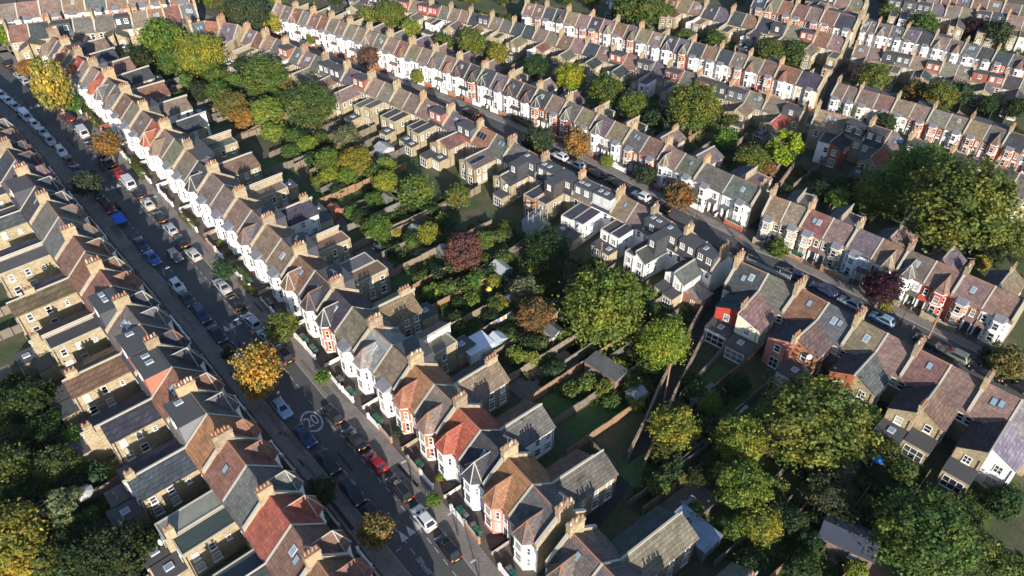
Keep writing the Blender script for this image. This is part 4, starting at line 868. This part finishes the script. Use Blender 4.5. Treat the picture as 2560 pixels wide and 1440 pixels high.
    b = MB(); b.box(-.07, .07, -.11, .11, -.07, .07); mi = b.mesh('wing_mirror', ['car'])
    b = MB(); b.box(-.02, .02, -.26, .26, -.055, .055); npl = b.mesh('number_plate', ['plate'])
    b = MB(); b.tube((xr1+.2, 0, 0), (xf1-.3, 0, 0), .025, .025, 5); rail = b.mesh('roof_rail', ['alloy'])
    CT[kind] = dict(L=L, w=w, h=h, H=Hh, zb=zb, zh=zh, up=up, body=body, cab=cab, gl=gm_, wh=wh, hl=hl, tl=tl, mi=mi, npl=npl, rail=rail, xf=xf0, wr=wr); return CT[kind]
def car(p, rz, kind, col, label, group='cars parked along the kerb', z=0.01):
    T = car_type(kind); h, w = T['h'], T['w']; z = .012; t = thing('parked_van' if kind == 'van' else 'parked_car', (p.x, p.y, z), rz, label, 'van' if kind == 'van' else 'car', group)
    t.scale = (1.06, 1.06, 1.04)
    link('body', T['body'], t, col=col); link('cabin', T['cab'], t, col=col)
    for k, me in T['gl'].items(): link(k.strip(), me, t)
    for sx in (.62, -.6):
        for sy in (1, -1): link('wheel', T['wh'], t, (h*sx, sy*(w-.1), .32))
    for sy in (1, -1):
        link('headlight', T['hl'], t, (h-.18, sy*w*.64, T['zh']-.26)); link('tail_light', T['tl'], t, (-h+.06, sy*w*.72, T['zb']-.22)); link('wing_mirror', T['mi'], t, (T['xf']-.35, sy*(w+.05), T['zb']+.06), col=col)
        if kind in ('estate', 'suv') and sum(map(ord, label)) % 2: link('roof_rail', T['rail'], t, (0, sy*T['wr']*.8, T['H']+.01))
    link('number_plate', T['npl'], t, (-h-.01, 0, .62+T['up']*.5)); return t
CC = dict(k=(.012, .012, .014), w=(.62, .63, .64), s=(.36, .37, .38), r=(.32, .012, .015), d=(.10, .012, .018), b=(.02, .035, .09), B=(.04, .10, .33), l=(.22, .35, .5), g=(.03, .045, .03), G=(.16, .18, .15), c=(.5, .48, .42), n=(.1, .1, .11))
CN = dict(k='black', w='white', s='silver', r='red', d='dark red', b='dark blue', B='blue', l='light blue', g='dark green', G='sage', c='cream', n='charcoal')
KT = dict(h='hatch', s='saloon', e='estate', u='suv', v='van'); KN = dict(h='hatchback', s='saloon', e='estate', u='tall car', v='van')
def lane(txt, st, flip, where, side=None):
    P, N, D, a, c = STREETS[st]; k = 0
    for s in txt.split('|'):
        f = s.split(); u, v = float(f[0]), float(f[1]); col, kind = f[2][0], f[2][1]; q = at(u, v, .7)
        i = min(range(len(P)-1), key=lambda j: ((P[j]+P[j+1])/2-q).length); d = (P[i+1]-P[i]).normalized()
        n = Vector((-d.y, d.x, 0)); n *= 1 if n.dot(N[i]) > 0 else -1
        if side is not None:
            hit = D[i]; off = (q-P[i]).dot(n); tgt = (a+1.02+hq.uniform(-.12, .12)) if side == 0 else (hit-c-1.02+hq.uniform(-.12, .12)); q = q+n*(tgt-off)
        rz = math.atan2(d.y, d.x)+(math.pi if (flip if len(f) < 4 else int(f[3])) else 0)
        car(q, rz+hq.uniform(-.035, .035), KT[kind], CC[col], f"{CN[col]} {KN[kind]}, {ordn(k)} from the bottom {where}"); k += 1
lane('1130 1362 kh|1063 1290 wh|1002 1217 ke|940 1152 rh|890 1093 ks|833 1033 kh|702 887 ku|660 842 ss|626 802 se|584 755 ks|548 716 ss|481 635 ch|449 602 ks|420 572 sh|394 543 kh|367 508 cs|345 482 kh|320 455 wv|295 430 rh|271 405 ks|246 380 bh|222 354 ks|199 331 wv|182 315 bh|163 295 du|144 275 ks|124 256 kh|105 240 bh|80 213 ks|65 199 se|52 187 ss|35 174 kh|14 158 kh', 'A', 0, 'on the wide street\'s sunlit kerb', 0)
lane('927 1292 kh|870 1235 ke|812 1157 ks|757 1090 bs|695 1024 lh|600 905 lh|543 833 ks|498 787 be|467 745 gs|443 713 wh|381 643 Bs|354 609 bs|272 515 de|247 481 kh|224 452 bh|196 424 bs|178 402 dh|156 376 we|128 348 se|112 328 ss|92 308 wh|72 288 wv|50 262 ss|36 246 ws|22 231 wh|8 214 kh', 'A', 1, 'on the wide street\'s shaded kerb', 1)
q_ = at(437, 638, .7); car(q_, math.atan2(*(at(381, 580)-at(437, 638)).yx)+math.pi, 'hatch', CC['n'], 'charcoal hatchback driving down the middle of the wide street', 'moving cars')
lane('2640 1010 ks|2545 962 kh|2465 927 ks|2385 884 Ge|2318 853 kh|2206 797 lh|2126 756 sh|2060 721 bs|1985 686 be|1650 515 ks|1603 488 wh|1540 456 ks|1488 432 kh|1441 410 wh|1400 389 wh|1178 280 ku', 'B', 0, 'on the bay-fronted side street', None)

# ------------------------------------------------------------------ road markings
PA, NA, DA, aA, cA = STREETS['A']; dA = (PA[5]-PA[1]).normalized(); nA = Vector((-dA.y, dA.x, 0)); nA *= 1 if nA.dot(NA[2]) > 0 else -1
def mark(name, b, label): t = link(name, b.mesh(name, ['mark']), col=(.5, .5, .48)); tag(t, label, 'road marking', 'white paint on the asphalt'); return t
bm_ = MB()
for off in (2.15, -2.15):
    s = -58.0
    while s < 175:
        i = max(1, min(len(PA)-2, int((s/5.6)+1))); 
        p = PA[1]+dA*s
        j = min(range(len(PA)-1), key=lambda k: ((PA[k]+PA[k+1])/2-p).length); e = (PA[j+1]-PA[j]).normalized(); n = Vector((-e.y, e.x, 0)); n *= 1 if n.dot(NA[j]) > 0 else -1
        base = PA[j]+e*((p-PA[j]).dot(e)); o = aA+off if off > 0 else DA[j]-cA+off
        a = base+n*(o-.05); c = base+n*(o+.05); l = e*1.05
        qd = [a, a+l, c+l, c]; qd = [(v.x, v.y, .014) for v in qd]
        if (Vector(qd[1])-Vector(qd[0])).cross(Vector(qd[2])-Vector(qd[0])).z < 0: qd = qd[::-1]
        bm_.face(qd); s += 2.05
struct('parking_bay_lines', bm_, 'mark', (.42, .42, .4))
def flat(b, pts): 
    q = [(p.x, p.y, .015) for p in pts]
    if (Vector(q[1])-Vector(q[0])).cross(Vector(q[2])-Vector(q[0])).z < 0: q = q[::-1]
    b.face(q)
for gi, (tri, wh) in enumerate((([(1006, 1340), (1024, 1326), (1041, 1313)], 'lowest'), ([(564, 821), (579, 814), (596, 805)], 'second'), ([(267, 472), (281, 468), (296, 464)], 'third'), ([(77, 269), (90, 265), (102, 263)], 'farthest'))):
    for k, (u, v) in enumerate(tri):
        p = at(u, v); b = MB(); flat(b, [p+dA*.95, p-dA*.75+nA*.5, p-dA*.75-nA*.5]); mark('road_triangle', b, f"{['left', 'middle', 'right'][k]} white triangle of the {wh} speed hump on the wide street")
p = at(779.6, 1053.5); b = MB(); n_ = 40
for i in range(n_):
    t0, t1 = 2*math.pi*i/n_, 2*math.pi*(i+1)/n_; f = lambda t, k: p+nA*math.cos(t)*1.5*k+dA*math.sin(t)*2.25*k
    flat(b, [f(t0, 1), f(t1, 1), f(t1, .84), f(t0, .84)])
def text_mesh(s, size, xs=1.0):
    cu = bpy.data.curves.new('txt', 'FONT'); cu.body = s; cu.size = size; cu.align_x = 'CENTER'; cu.align_y = 'CENTER'; cu.offset = 0.0; o = bpy.data.objects.new('txt', cu); C.objects.link(o)
    dg = bpy.context.evaluated_depsgraph_get(); me = bpy.data.meshes.new_from_object(o.evaluated_get(dg)); bpy.data.objects.remove(o); return me
def text(s, pos, up, size, stretch, parent=None, name='road_lettering', label=None):
    me = text_mesh(s, size); me.materials.clear(); me.materials.append(M['mark']); o = link(name, me, None, (pos.x, pos.y, .016), math.atan2(up.y, up.x)-math.pi/2, (.55, .55, .53)); o.scale = (1, stretch, 1)
    if label: tag(o, label, 'road marking', 'white paint on the asphalt')
    return o
rd = mark('speed_roundel', b, 'white painted oval with the number 20 on the wide street'); tx = text('20', p, dA, 2.0, 1.5, name='numerals')
tx.parent = rd
text('DISABLED', at(779, 1088), nA, .62, 1.0, label='white DISABLED lettering beside the bay below the 20 roundel')
text('DISABLED', at(1059, 1415), nA, .62, 1.0, label='white DISABLED lettering near the lowest road triangles')
b = MB(); p = at(1003, 1370)
for s in (0, 1.2): flat(b, [p+nA*s-dA*.06, p+nA*(s+.75)-dA*.06, p+nA*(s+.75)+dA*.06, p+nA*s+dA*.06])
mark('bay_end_mark', b, 'short white dashes ending the parking bay by the lowest triangles')

pm_ = MB(); pm2 = MB(); wr_ = random.Random(8)
for k in range(60):
    j = wr_.randrange(1, len(PA)-3); e = (PA[j+1]-PA[j]).normalized(); n = NA[j]; o = wr_.choice([wr_.uniform(7.2, 9.0), wr_.uniform(10, 15.6), wr_.uniform(10, 15.6), wr_.uniform(17.4, 19)]); hi = o < 9.3 or o > 16.8
    p = PA[j]+e*wr_.uniform(0, 5)+n*o; l, q_ = wr_.uniform(.3, 3.2), wr_.uniform(.25, .9); z = .126 if hi else .0105
    c4 = [p-e*l-n*q_*.5, p+e*l-n*q_*.5, p+e*l+n*q_*.5, p-e*l+n*q_*.5]; c4 = [(v.x, v.y, z) for v in c4]
    if (Vector(c4[1])-Vector(c4[0])).cross(Vector(c4[2])-Vector(c4[0])).z < 0: c4 = c4[::-1]
    (pm_ if wr_.random() < .5 else pm2).face(c4)
for u, v, w_ in ((755, 985, 'above the 20 roundel'), (960, 1330, 'beside the lowest triangles'), (640, 870, 'near the golden street tree'), (498, 724, 'beside the white hatchback'), (700, 1085, 'on the shaded pavement by dark blue saloon'), (905, 1240, 'between the parked lanes by white car')):
    p = at(u, v); mb = MB(); mb.vprism([(math.cos(i*.524)*.33, math.sin(i*.524)*.33) for i in range(12)], 0, .006); t = link('manhole_cover', mb.mesh('manhole_cover', ['metal']), None, (p.x, p.y, .125 if 'pavement' in w_ else .012), 0, (.05, .047, .045)); tag(t, f'round iron manhole cover {w_}', 'manhole cover', 'manhole covers')
struct('road_patches', pm_, 'stone', (.03, .03, .032)); struct('road_patches', pm2, 'stone', (.13, .115, .105))
# ------------------------------------------------------------------ lamps, poles, people, skip, sheds, parasols and other things
def lamp(base, hgt, arm, label):
    t = thing('street_lamp', base, arm, label, 'street lamp', 'street lamps'); b = MB(); b.tube((0, 0, 0), (0, 0, 1.3), .09, .09, 8); b.tube((0, 0, 1.3), (0, 0, hgt), .06, .045, 8); part('column', b, 'metal', t, (.035, .035, .04))
    b = MB(); b.tube((0, 0, hgt), (.7, 0, hgt+.12), .035, .03, 6); part('arm', b, 'metal', t, (.05, .05, .05)); b = MB(); b.hexa([(.5, -.13, hgt+.05), (1.2, -.1, hgt+.08), (1.2, .1, hgt+.08), (.5, .13, hgt+.05), (.5, -.1, hgt+.17), (1.15, -.07, hgt+.18), (1.15, .07, hgt+.18), (.5, .1, hgt+.17)]); part('lantern', b, 'metal', t, (.3, .31, .32))
aR = math.atan2(nA.y, nA.x)
lamp(at(1032, 1211), 5.6, aR, 'black street lamp beside the red hatchback on the sunlit pavement'); lamp(at(431, 737), 5.6, aR+math.pi, 'street lamp beside the white hatchback on the shaded kerb'); lamp(at(1200, 1455), 5.6, aR, 'lowest street lamp on the sunlit pavement'); lamp(at(600, 868), 5.6, aR+math.pi, 'street lamp just above the big orange street tree')
lamp(at(250, 410, 0), 5.6, aR, 'street lamp just above the orange round pavement tree'); lamp(at(420, 548), 5.6, aR, 'street lamp on the sunlit pavement near the blue skip'); lamp(at(1145, 1338), 5.6, aR, 'street lamp by the green bins near the alley mouth'); lamp(at(1739, 552), 5.4, -2.4, 'street lamp before the wide white house at the alley'); lamp(at(2250, 812), 5.4, -2.4, 'street lamp before the scarlet-fronted house')
def pole(u, v, hgt, label):
    t = thing('telegraph_pole', at(u, v), 0, label, 'pole', 'timber telegraph poles'); b = MB(); b.tube((0, 0, 0), (0, 0, hgt), .15, .1, 8); part('post', b, 'wood', t, (.36, .2, .11)); b = MB(); b.box(-.4, .4, -.05, .05, hgt-.5, hgt-.4); b.tube((0, 0, hgt), (0, 0, hgt+.12), .16, .16, 8); part('crosspiece', b, 'metal', t, (.06, .05, .05))
    return t
pole(1658, 1012, 9, 'tall brown timber pole in the alley beside the yellow-green tree'); pole(2312, 862, 8, 'leaning timber pole on the bay-fronted street by brick wall'); pole(1497, 705, 9, 'dark timber pole among gardens by white flat-roofed wings')
def person(p, rz, top, legs, label):
    me = bpy.data.meshes.new('person'); J = [(0, 0, .92), (0, 0, 1.15), (0, 0, 1.4), (0, .02, 1.52), (0, .03, 1.68), (0, .02, 1.77), (.1, 0, .86), (.11, .12, .48), (.11, .06, .06), (.11, .2, .04), (-.1, 0, .86), (-.11, -.08, .48), (-.11, -.22, .08), (-.11, -.1, .05), (.19, 0, 1.4), (.25, -.05, 1.14), (.25, .08, .92), (-.19, 0, 1.4), (-.25, .06, 1.14), (-.24, .2, .95)]
    Rr = [.15, .14, .15, .055, .1, .09, .095, .07, .05, .045, .095, .07, .05, .045, .07, .05, .04, .07, .05, .04]
    E = [(0, 1), (1, 2), (2, 3), (3, 4), (4, 5), (0, 6), (6, 7), (7, 8), (8, 9), (0, 10), (10, 11), (11, 12), (12, 13), (2, 14), (14, 15), (15, 16), (2, 17), (17, 18), (18, 19)]
    me.from_pydata(J, E, []); o = bpy.data.objects.new('person', me); C.objects.link(o); sk = o.modifiers.new('s', 'SKIN'); ss = o.modifiers.new('u', 'SUBSURF'); ss.levels = ss.render_levels = 1
    for i, v in enumerate(me.skin_vertices[0].data): v.radius = (Rr[i], Rr[i]*(.75 if i < 3 else 1)); v.use_root = i == 0
    dg = bpy.context.evaluated_depsgraph_get(); m2 = bpy.data.meshes.new_from_object(o.evaluated_get(dg)); bpy.data.objects.remove(o); m2.materials.clear()
    for q in ('cloth', 'skin', 'legs'): pass
    m2.materials.append(M['cloth']); t = link('person', m2, None, (p.x, p.y, .13), rz, top); tag(t, label, 'person', 'people on the pavements')
    skn = m_fixed('skin', (.5, .32, .24), .6); lg = m_fixed('trousers', legs, .9); hr = m_fixed('hair', (.03, .02, .015), .8)
    for q in (skn, lg, hr): m2.materials.append(q)
    for f in m2.polygons: c = f.center; f.material_index = 2 if c.z < .95 and abs(c.x) < .2 else 1 if c.z > 1.48 and (c.y > .06 and c.z < 1.74) else 3 if c.z > 1.6 else 1 if (abs(c.x) > .2 and c.z < 1.0) else 1 if 1.48 < c.z else 0
    return t
person(at(1846, 606), -.6, (.5, .03, .05), (.05, .05, .07), 'pedestrian in a red coat walking on the pavement near the alley'); person(at(2277, 832), .8, (.5, .25, .3), (.03, .03, .03), 'pedestrian in a pale pink top beside the kerb of bay-fronted street')
# covered skip
t = thing('covered_skip', at(303, 560), math.atan2(dA.y, dA.x), 'bright blue tarpaulin covered skip on the shaded kerb', 'skip'); b = MB(); b.hexa([(-1.4, -.8, .1), (1.4, -.8, .1), (1.4, .8, .1), (-1.4, .8, .1), (-1.9, -.95, 1.35), (1.9, -.95, 1.35), (1.9, .95, 1.35), (-1.9, .95, 1.35)]); part('container', b, 'metal', t, (.02, .07, .09))
b = MB(); b.slab([(-2.0, -1.05, 1.45), (0, -1.05, 1.62), (0, 1.05, 1.7), (-2.0, 1.05, 1.5)], .12); b.slab([(0.003, -1.05, 1.62), (2.0, -1.05, 1.5), (2.0, 1.05, 1.42), (0.003, 1.05, 1.7)], .12); part('tarpaulin', b, 'cloth', t, (.02, .13, .55))
def parasol(u, v, col, cn, r=1.5):
    p = at(u, v, 2.2); t = thing('parasol', (p.x, p.y, .03), .3, f'open {cn} parasol in a back garden', 'parasol', 'garden parasols'); b = MB(); b.tube((0, 0, 0), (0, 0, 2.5), .03, .03, 6); b.tube((0, 0, 0), (0, 0, .1), .28, .25, 10); part('pole', b, 'metal', t, (.4, .4, .4))
    b = MB(); 
    for i in range(8):
        a0, a1 = i*math.pi/4, (i+1)*math.pi/4; b.face([(math.cos(a0)*r, math.sin(a0)*r, 2.0), (math.cos(a1)*r, math.sin(a1)*r, 2.0), (0, 0, 2.5)]); b.face([(math.cos(a0)*r, math.sin(a0)*r, 2.0), (math.cos(a1)*r, math.sin(a1)*r, 2.0), (math.cos(a1)*r, math.sin(a1)*r, 1.85), (math.cos(a0)*r, math.sin(a0)*r, 1.85)])
    part('canopy', b, 'cloth', t, col)
parasol(2197, 1142, (.03, .25, .62), 'bright blue', 1.1); parasol(205, 1230, (.55, .53, .47), 'pale beige', 1.4); parasol(1222, 720, (.5, .4, .05), 'small yellow stand-in', .55)  # the smallest stands in for an unidentified yellow garden object
def shed(u, v, rz, sx, sy, hz, wc, rc, label, name='garden_shed', mat='wood', roof='felt', cat='shed', flat_=False):
    p = at(u, v, hz); t = thing(name, (p.x, p.y, .01), rz, label, cat, 'garden buildings'); b = MB(); rise = 0 if flat_ else min(.7, sy*.28); x, y = sx/2, sy/2
    b.prism([(-y, 0), (y, 0), (y, hz), (0, hz+rise), (-y, hz)], -x, x); part('walls', b, mat, t, wc)
    b = MB(); k = .15; s = rise/y; b.slab([(-x-k, -y-k, hz-k*s+.08), (x+k, -y-k, hz-k*s+.08), (x+k, 0, hz+rise+.08), (-x-k, 0, hz+rise+.08)], .06); b.slab([(-x-k, .003, hz+rise+.08), (x+k, .003, hz+rise+.08), (x+k, y+k, hz-k*s+.08), (-x-k, y+k, hz-k*s+.08)], .06); part('roof', b, roof, t, rc)
    b = MB(); b.box(-x-.04, -x-.002, -.4, .4, .05, 1.9); part('door', b, mat, t, tuple(q*.7 for q in wc)); window(t, x*.3, -y-.005, .9, math.pi, .9, .8, 2); return t
rA = math.atan2(dA.y, dA.x); rP = math.atan2(-nA.y, -nA.x); dB = (RW['B1']['B'][0]-RW['B1']['B'][6]).normalized(); rB = math.atan2(dB.y, dB.x)
shed(1252, 668, rA, 3.2, 2.6, 2.0, (.05, .12, .09), (.4, .42, .42), 'green shed with pale roof beside the red-brown tree'); shed(1385, 826, rA, 2.2, 2.4, 2.0, (.5, .5, .48), (.12, .12, .13), 'grey shed beside the biggest dark round tree'); shed(1243, 846, rA, 2.0, 2.6, 1.9, (.3, .36, .36), (.5, .55, .58), 'glazed greenhouse beside the washing line', 'greenhouse', 'metal', 'metal', 'greenhouse')
shed(1515, 915, rB+.1, 6.0, 3.0, 2.2, (.3, .2, .15), (.11, .11, .115), 'long white-edged flat garage below the biggest dark round tree', 'garage', 'brick', 'felt', 'garage', True); shed(2125, 1340, rB+.3, 6.5, 4.2, 2.2, (.18, .13, .1), (.04, .05, .075), 'large dark blue roofed outbuilding in the shaded gardens', 'outbuilding', 'wood', 'felt', 'outbuilding'); shed(1735, 1320, rB, 6, 3.4, 2.4, (.3, .28, .26), (.24, .29, .36), 'blue-grey sheet roofed lean-to by the lowest wing', 'lean_to', 'brick', 'lead', 'outbuilding', True)
shed(1340, 556, rB, 4.2, 3.4, 2.3, (.45, .46, .46), (.24, .25, .27), 'grey glass roofed conservatory behind the scaffolded house', 'conservatory', 'paint', 'lead', 'conservatory'); shed(960, 368, rB, 3.4, 3, 2.2, (.4, .4, .38), (.33, .34, .34), 'pale conservatory behind a red roofed wing', 'conservatory', 'paint', 'lead', 'conservatory'); shed(1190, 858, rA, 3.4, 4.6, 2.4, (.7, .7, .68), (.62, .65, .7), 'white sheet roofed lean-to behind the sunlit terrace', 'lean_to', 'paint', 'white', 'outbuilding', True); shed(1740, 728, rB, 4.6, 3.2, 2.4, (.3, .12, .08), (.26, .22, .2), 'striped veranda on a red deck behind white house', 'veranda', 'wood', 'tile', 'veranda', True)
shed(835, 520, rA, 2.2, 2, 1.9, (.35, .13, .07), (.33, .1, .06), 'red timber shed behind the yellow brick wings', ); shed(728, 338, rA, 2, 1.8, 1.9, (.05, .25, .15), (.04, .3, .17), 'small green playhouse roof among the upper gardens', 'playhouse'); shed(2270, 655, rB, 3.2, 2.6, 2.1, (.25, .2, .15), (.2, .2, .2), 'brown shed with grey roof under the biggest trees'); shed(2380, 648, rB, 4, 3, 2.1, (.14, .11, .09), (.22, .24, .27), 'wide grey roofed shed beside the small yellow tree')
for p, h_ in SHEDS:
    u_, v_ = pix((p.x, p.y, 1.9)); shed(u_, v_, h_['rz']+fr_.choice([0, 1.57]), fr_.uniform(1.6, 2.6), fr_.uniform(1.5, 2.2), 1.9, fr_.choice([(.22, .14, .08), (.18, .16, .12), (.1, .13, .1), (.3, .25, .18)]), fr_.choice([(.1, .1, .1), (.2, .19, .17), (.08, .1, .08), (.25, .25, .25)]), f"small shed at garden end {near_phrase(p)}")
for p in SETS:
    if not free(p, -.3): continue
    cl = fr_.choice([(.5, .5, .48), (.22, .15, .09), (.3, .3, .3)]); t = thing('garden_table', (p.x, p.y, .03), fr_.uniform(0, 3), f"{'white' if cl[0] > .4 else 'brown' if cl[2] < .2 else 'grey'} patio table {near_phrase(p)}", 'table', 'patio tables'); b = MB(); b.box(-.8, .8, -.45, .45, .68, .74); part('top', b, 'wood', t, cl)
    for x in (-.7, .7):
        for y in (-.35, .35): b = MB(); b.box(x-.04, x+.04, y-.04, y+.04, 0, .68); part('leg', b, 'wood', t, cl)
    for k in range(2):
        a_ = fr_.uniform(0, 6.28); t = thing('garden_chair', (p.x+1.15*math.cos(a_), p.y+1.15*math.sin(a_), .03), a_, f"{'white' if cl[0] > .4 else 'brown' if cl[2] < .2 else 'grey'} patio chair {near_phrase(p)}", 'chair', 'patio chairs'); b = MB(); b.box(-.25, .25, -.25, .25, .4, .46); part('seat', b, 'wood', t, cl); b = MB(); b.box(.2, .25, -.25, .25, .461, .95); part('backrest', b, 'wood', t, cl)
        for x in (-.21, .21):
            for y in (-.21, .21): b = MB(); b.box(x-.03, x+.03, y-.03, y+.03, 0, .4); part('leg', b, 'wood', t, cl)
t = thing('pergola', at(75, 1290), rP, 'open timber pergola with pale beams at the left edge', 'pergola'); 
for i in range(7): b = MB(); b.box(-2.4, 2.4, -2.2+.72*i, -2.08+.72*i, 2.2, 2.36); part('beam', b, 'wood', t, (.5, .45, .37))
for x in (-2.2, 2.2):
    for y in (-2, 2): b = MB(); b.box(x-.06, x+.06, y-.06, y+.06, 0, 2.19); part('post', b, 'wood', t, (.3, .26, .2))
t = thing('washing_line', at(1250, 815), rP, 'washing line hung with white and orange laundry by timber fence', 'washing line'); b = MB(); b.tube((-2.2, 0, 0), (-2.2, 0, 1.9), .03, .03, 6); b.tube((2.2, 0, 0), (2.2, 0, 1.9), .03, .03, 6); b.tube((-2.2, 0, 1.85), (2.2, 0, 1.85), .01, .01, 4); part('line', b, 'metal', t, (.3, .3, .3))
for i in range(8): b = MB(); b.box(-1.95+.5*i, -1.55+.5*i, -.02, .02, 1.0-.1*(i % 3), 1.82); part('garment', b, 'cloth', t, [(.75, .75, .73), (.6, .3, .12), (.7, .7, .72), (.15, .2, .35)][i % 4])
def scaffold(u, v, rz, L, hgt, D, label):
    t = thing('scaffold', at(u, v), rz, label, 'scaffold', 'tube scaffolds'); b = MB(); n = int(L/2)
    for i in range(n+1):
        for y in (0, D): b.tube((i*2, y, 0), (i*2, y, hgt), .05, .05, 5)
    part('uprights', b, 'metal', t, (.4, .4, .4)); b = MB(); z = 2
    while z < hgt:
        for y in (0, D): b.tube((0, y, z+.9), (n*2, y, z+.9), .04, .04, 5)
        b.box(0, n*2, .1, D-.1, z, z+.06); z += 2
    part('boards', b, 'wood', t, (.3, .26, .2))
h0 = RW['B1b']['houses'][0]; e0 = h0['a']-h0['d']*.5+h0['nf']*4.2; scaffold(*pix((e0.x, e0.y, 0)), math.atan2(h0['d'].y, h0['d'].x), 9, 6.5, 1.1, 'tube scaffold on the street side of the scarlet-backed house')
h0 = RW['B1']['houses'][8]; e0 = h0['a']-h0['nf']*11.5; scaffold(*pix((e0.x, e0.y, 0)), math.atan2(-h0['nf'].y, -h0['nf'].x), 4, 7.5, 1.2, 'tall tube scaffold beside the white balconied wing')
for u, v, cn, cl in ((1140, 705, 'white', (.6, .6, .6)), (1855, 1020, 'white', (.6, .6, .58)), (2285, 1165, 'brown', (.25, .17, .1)), (1775, 968, 'grey', (.25, .25, .24))):
    t = thing('garden_table', at(u, v, .7).xy.to_3d()+Vector((0, 0, .03)), rP, f'{cn} garden table {near_phrase(at(u, v))}', 'table', 'garden tables'); b = MB(); b.box(-.9, .9, -.5, .5, .68, .75); part('top', b, 'wood', t, cl)
    for x in (-.8, .8):
        for y in (-.4, .4): b = MB(); b.box(x-.04, x+.04, y-.04, y+.04, 0, .68); part('leg', b, 'wood', t, cl)
# ------------------------------------------------------------------ haze: thin autumn air round the whole scene
hm = bpy.data.materials.new('haze_air'); hm.use_nodes = True; hn = hm.node_tree.nodes; hn.remove(hn['Principled BSDF']); pv = hn.new('ShaderNodeVolumePrincipled')
pv.inputs['Color'].default_value = (.72, .84, 1, 1); pv.inputs['Density'].default_value = .00004; pv.inputs['Anisotropy'].default_value = .2; hm.node_tree.links.new(pv.outputs[0], hn['Material Output'].inputs['Volume'])
b = MB(); b.box(-750, 750, -100, 1450, -1, 92); hz = bpy.data.meshes.new('haze'); hz.from_pydata(b.v, [], b.f); hz.materials.append(hm); hz = link('haze', hz); hz['kind'] = 'stuff'
# ------------------------------------------------------------------ labels that still coincide: say which by height in the photo
bpy.context.view_layer.update()
for (cat, lab), os_ in list(USED.items()):
    if len(os_) > 1:
        os_.sort(key=lambda o: pix(o.matrix_world.translation)[1]); n = len(os_)
        for i, o in enumerate(os_):
            o['label'] = f"{lab}, {('upper' if i == 0 else 'lower') if n == 2 else ordn(i)+' from the top'}"
print('objects', len(bpy.data.objects))
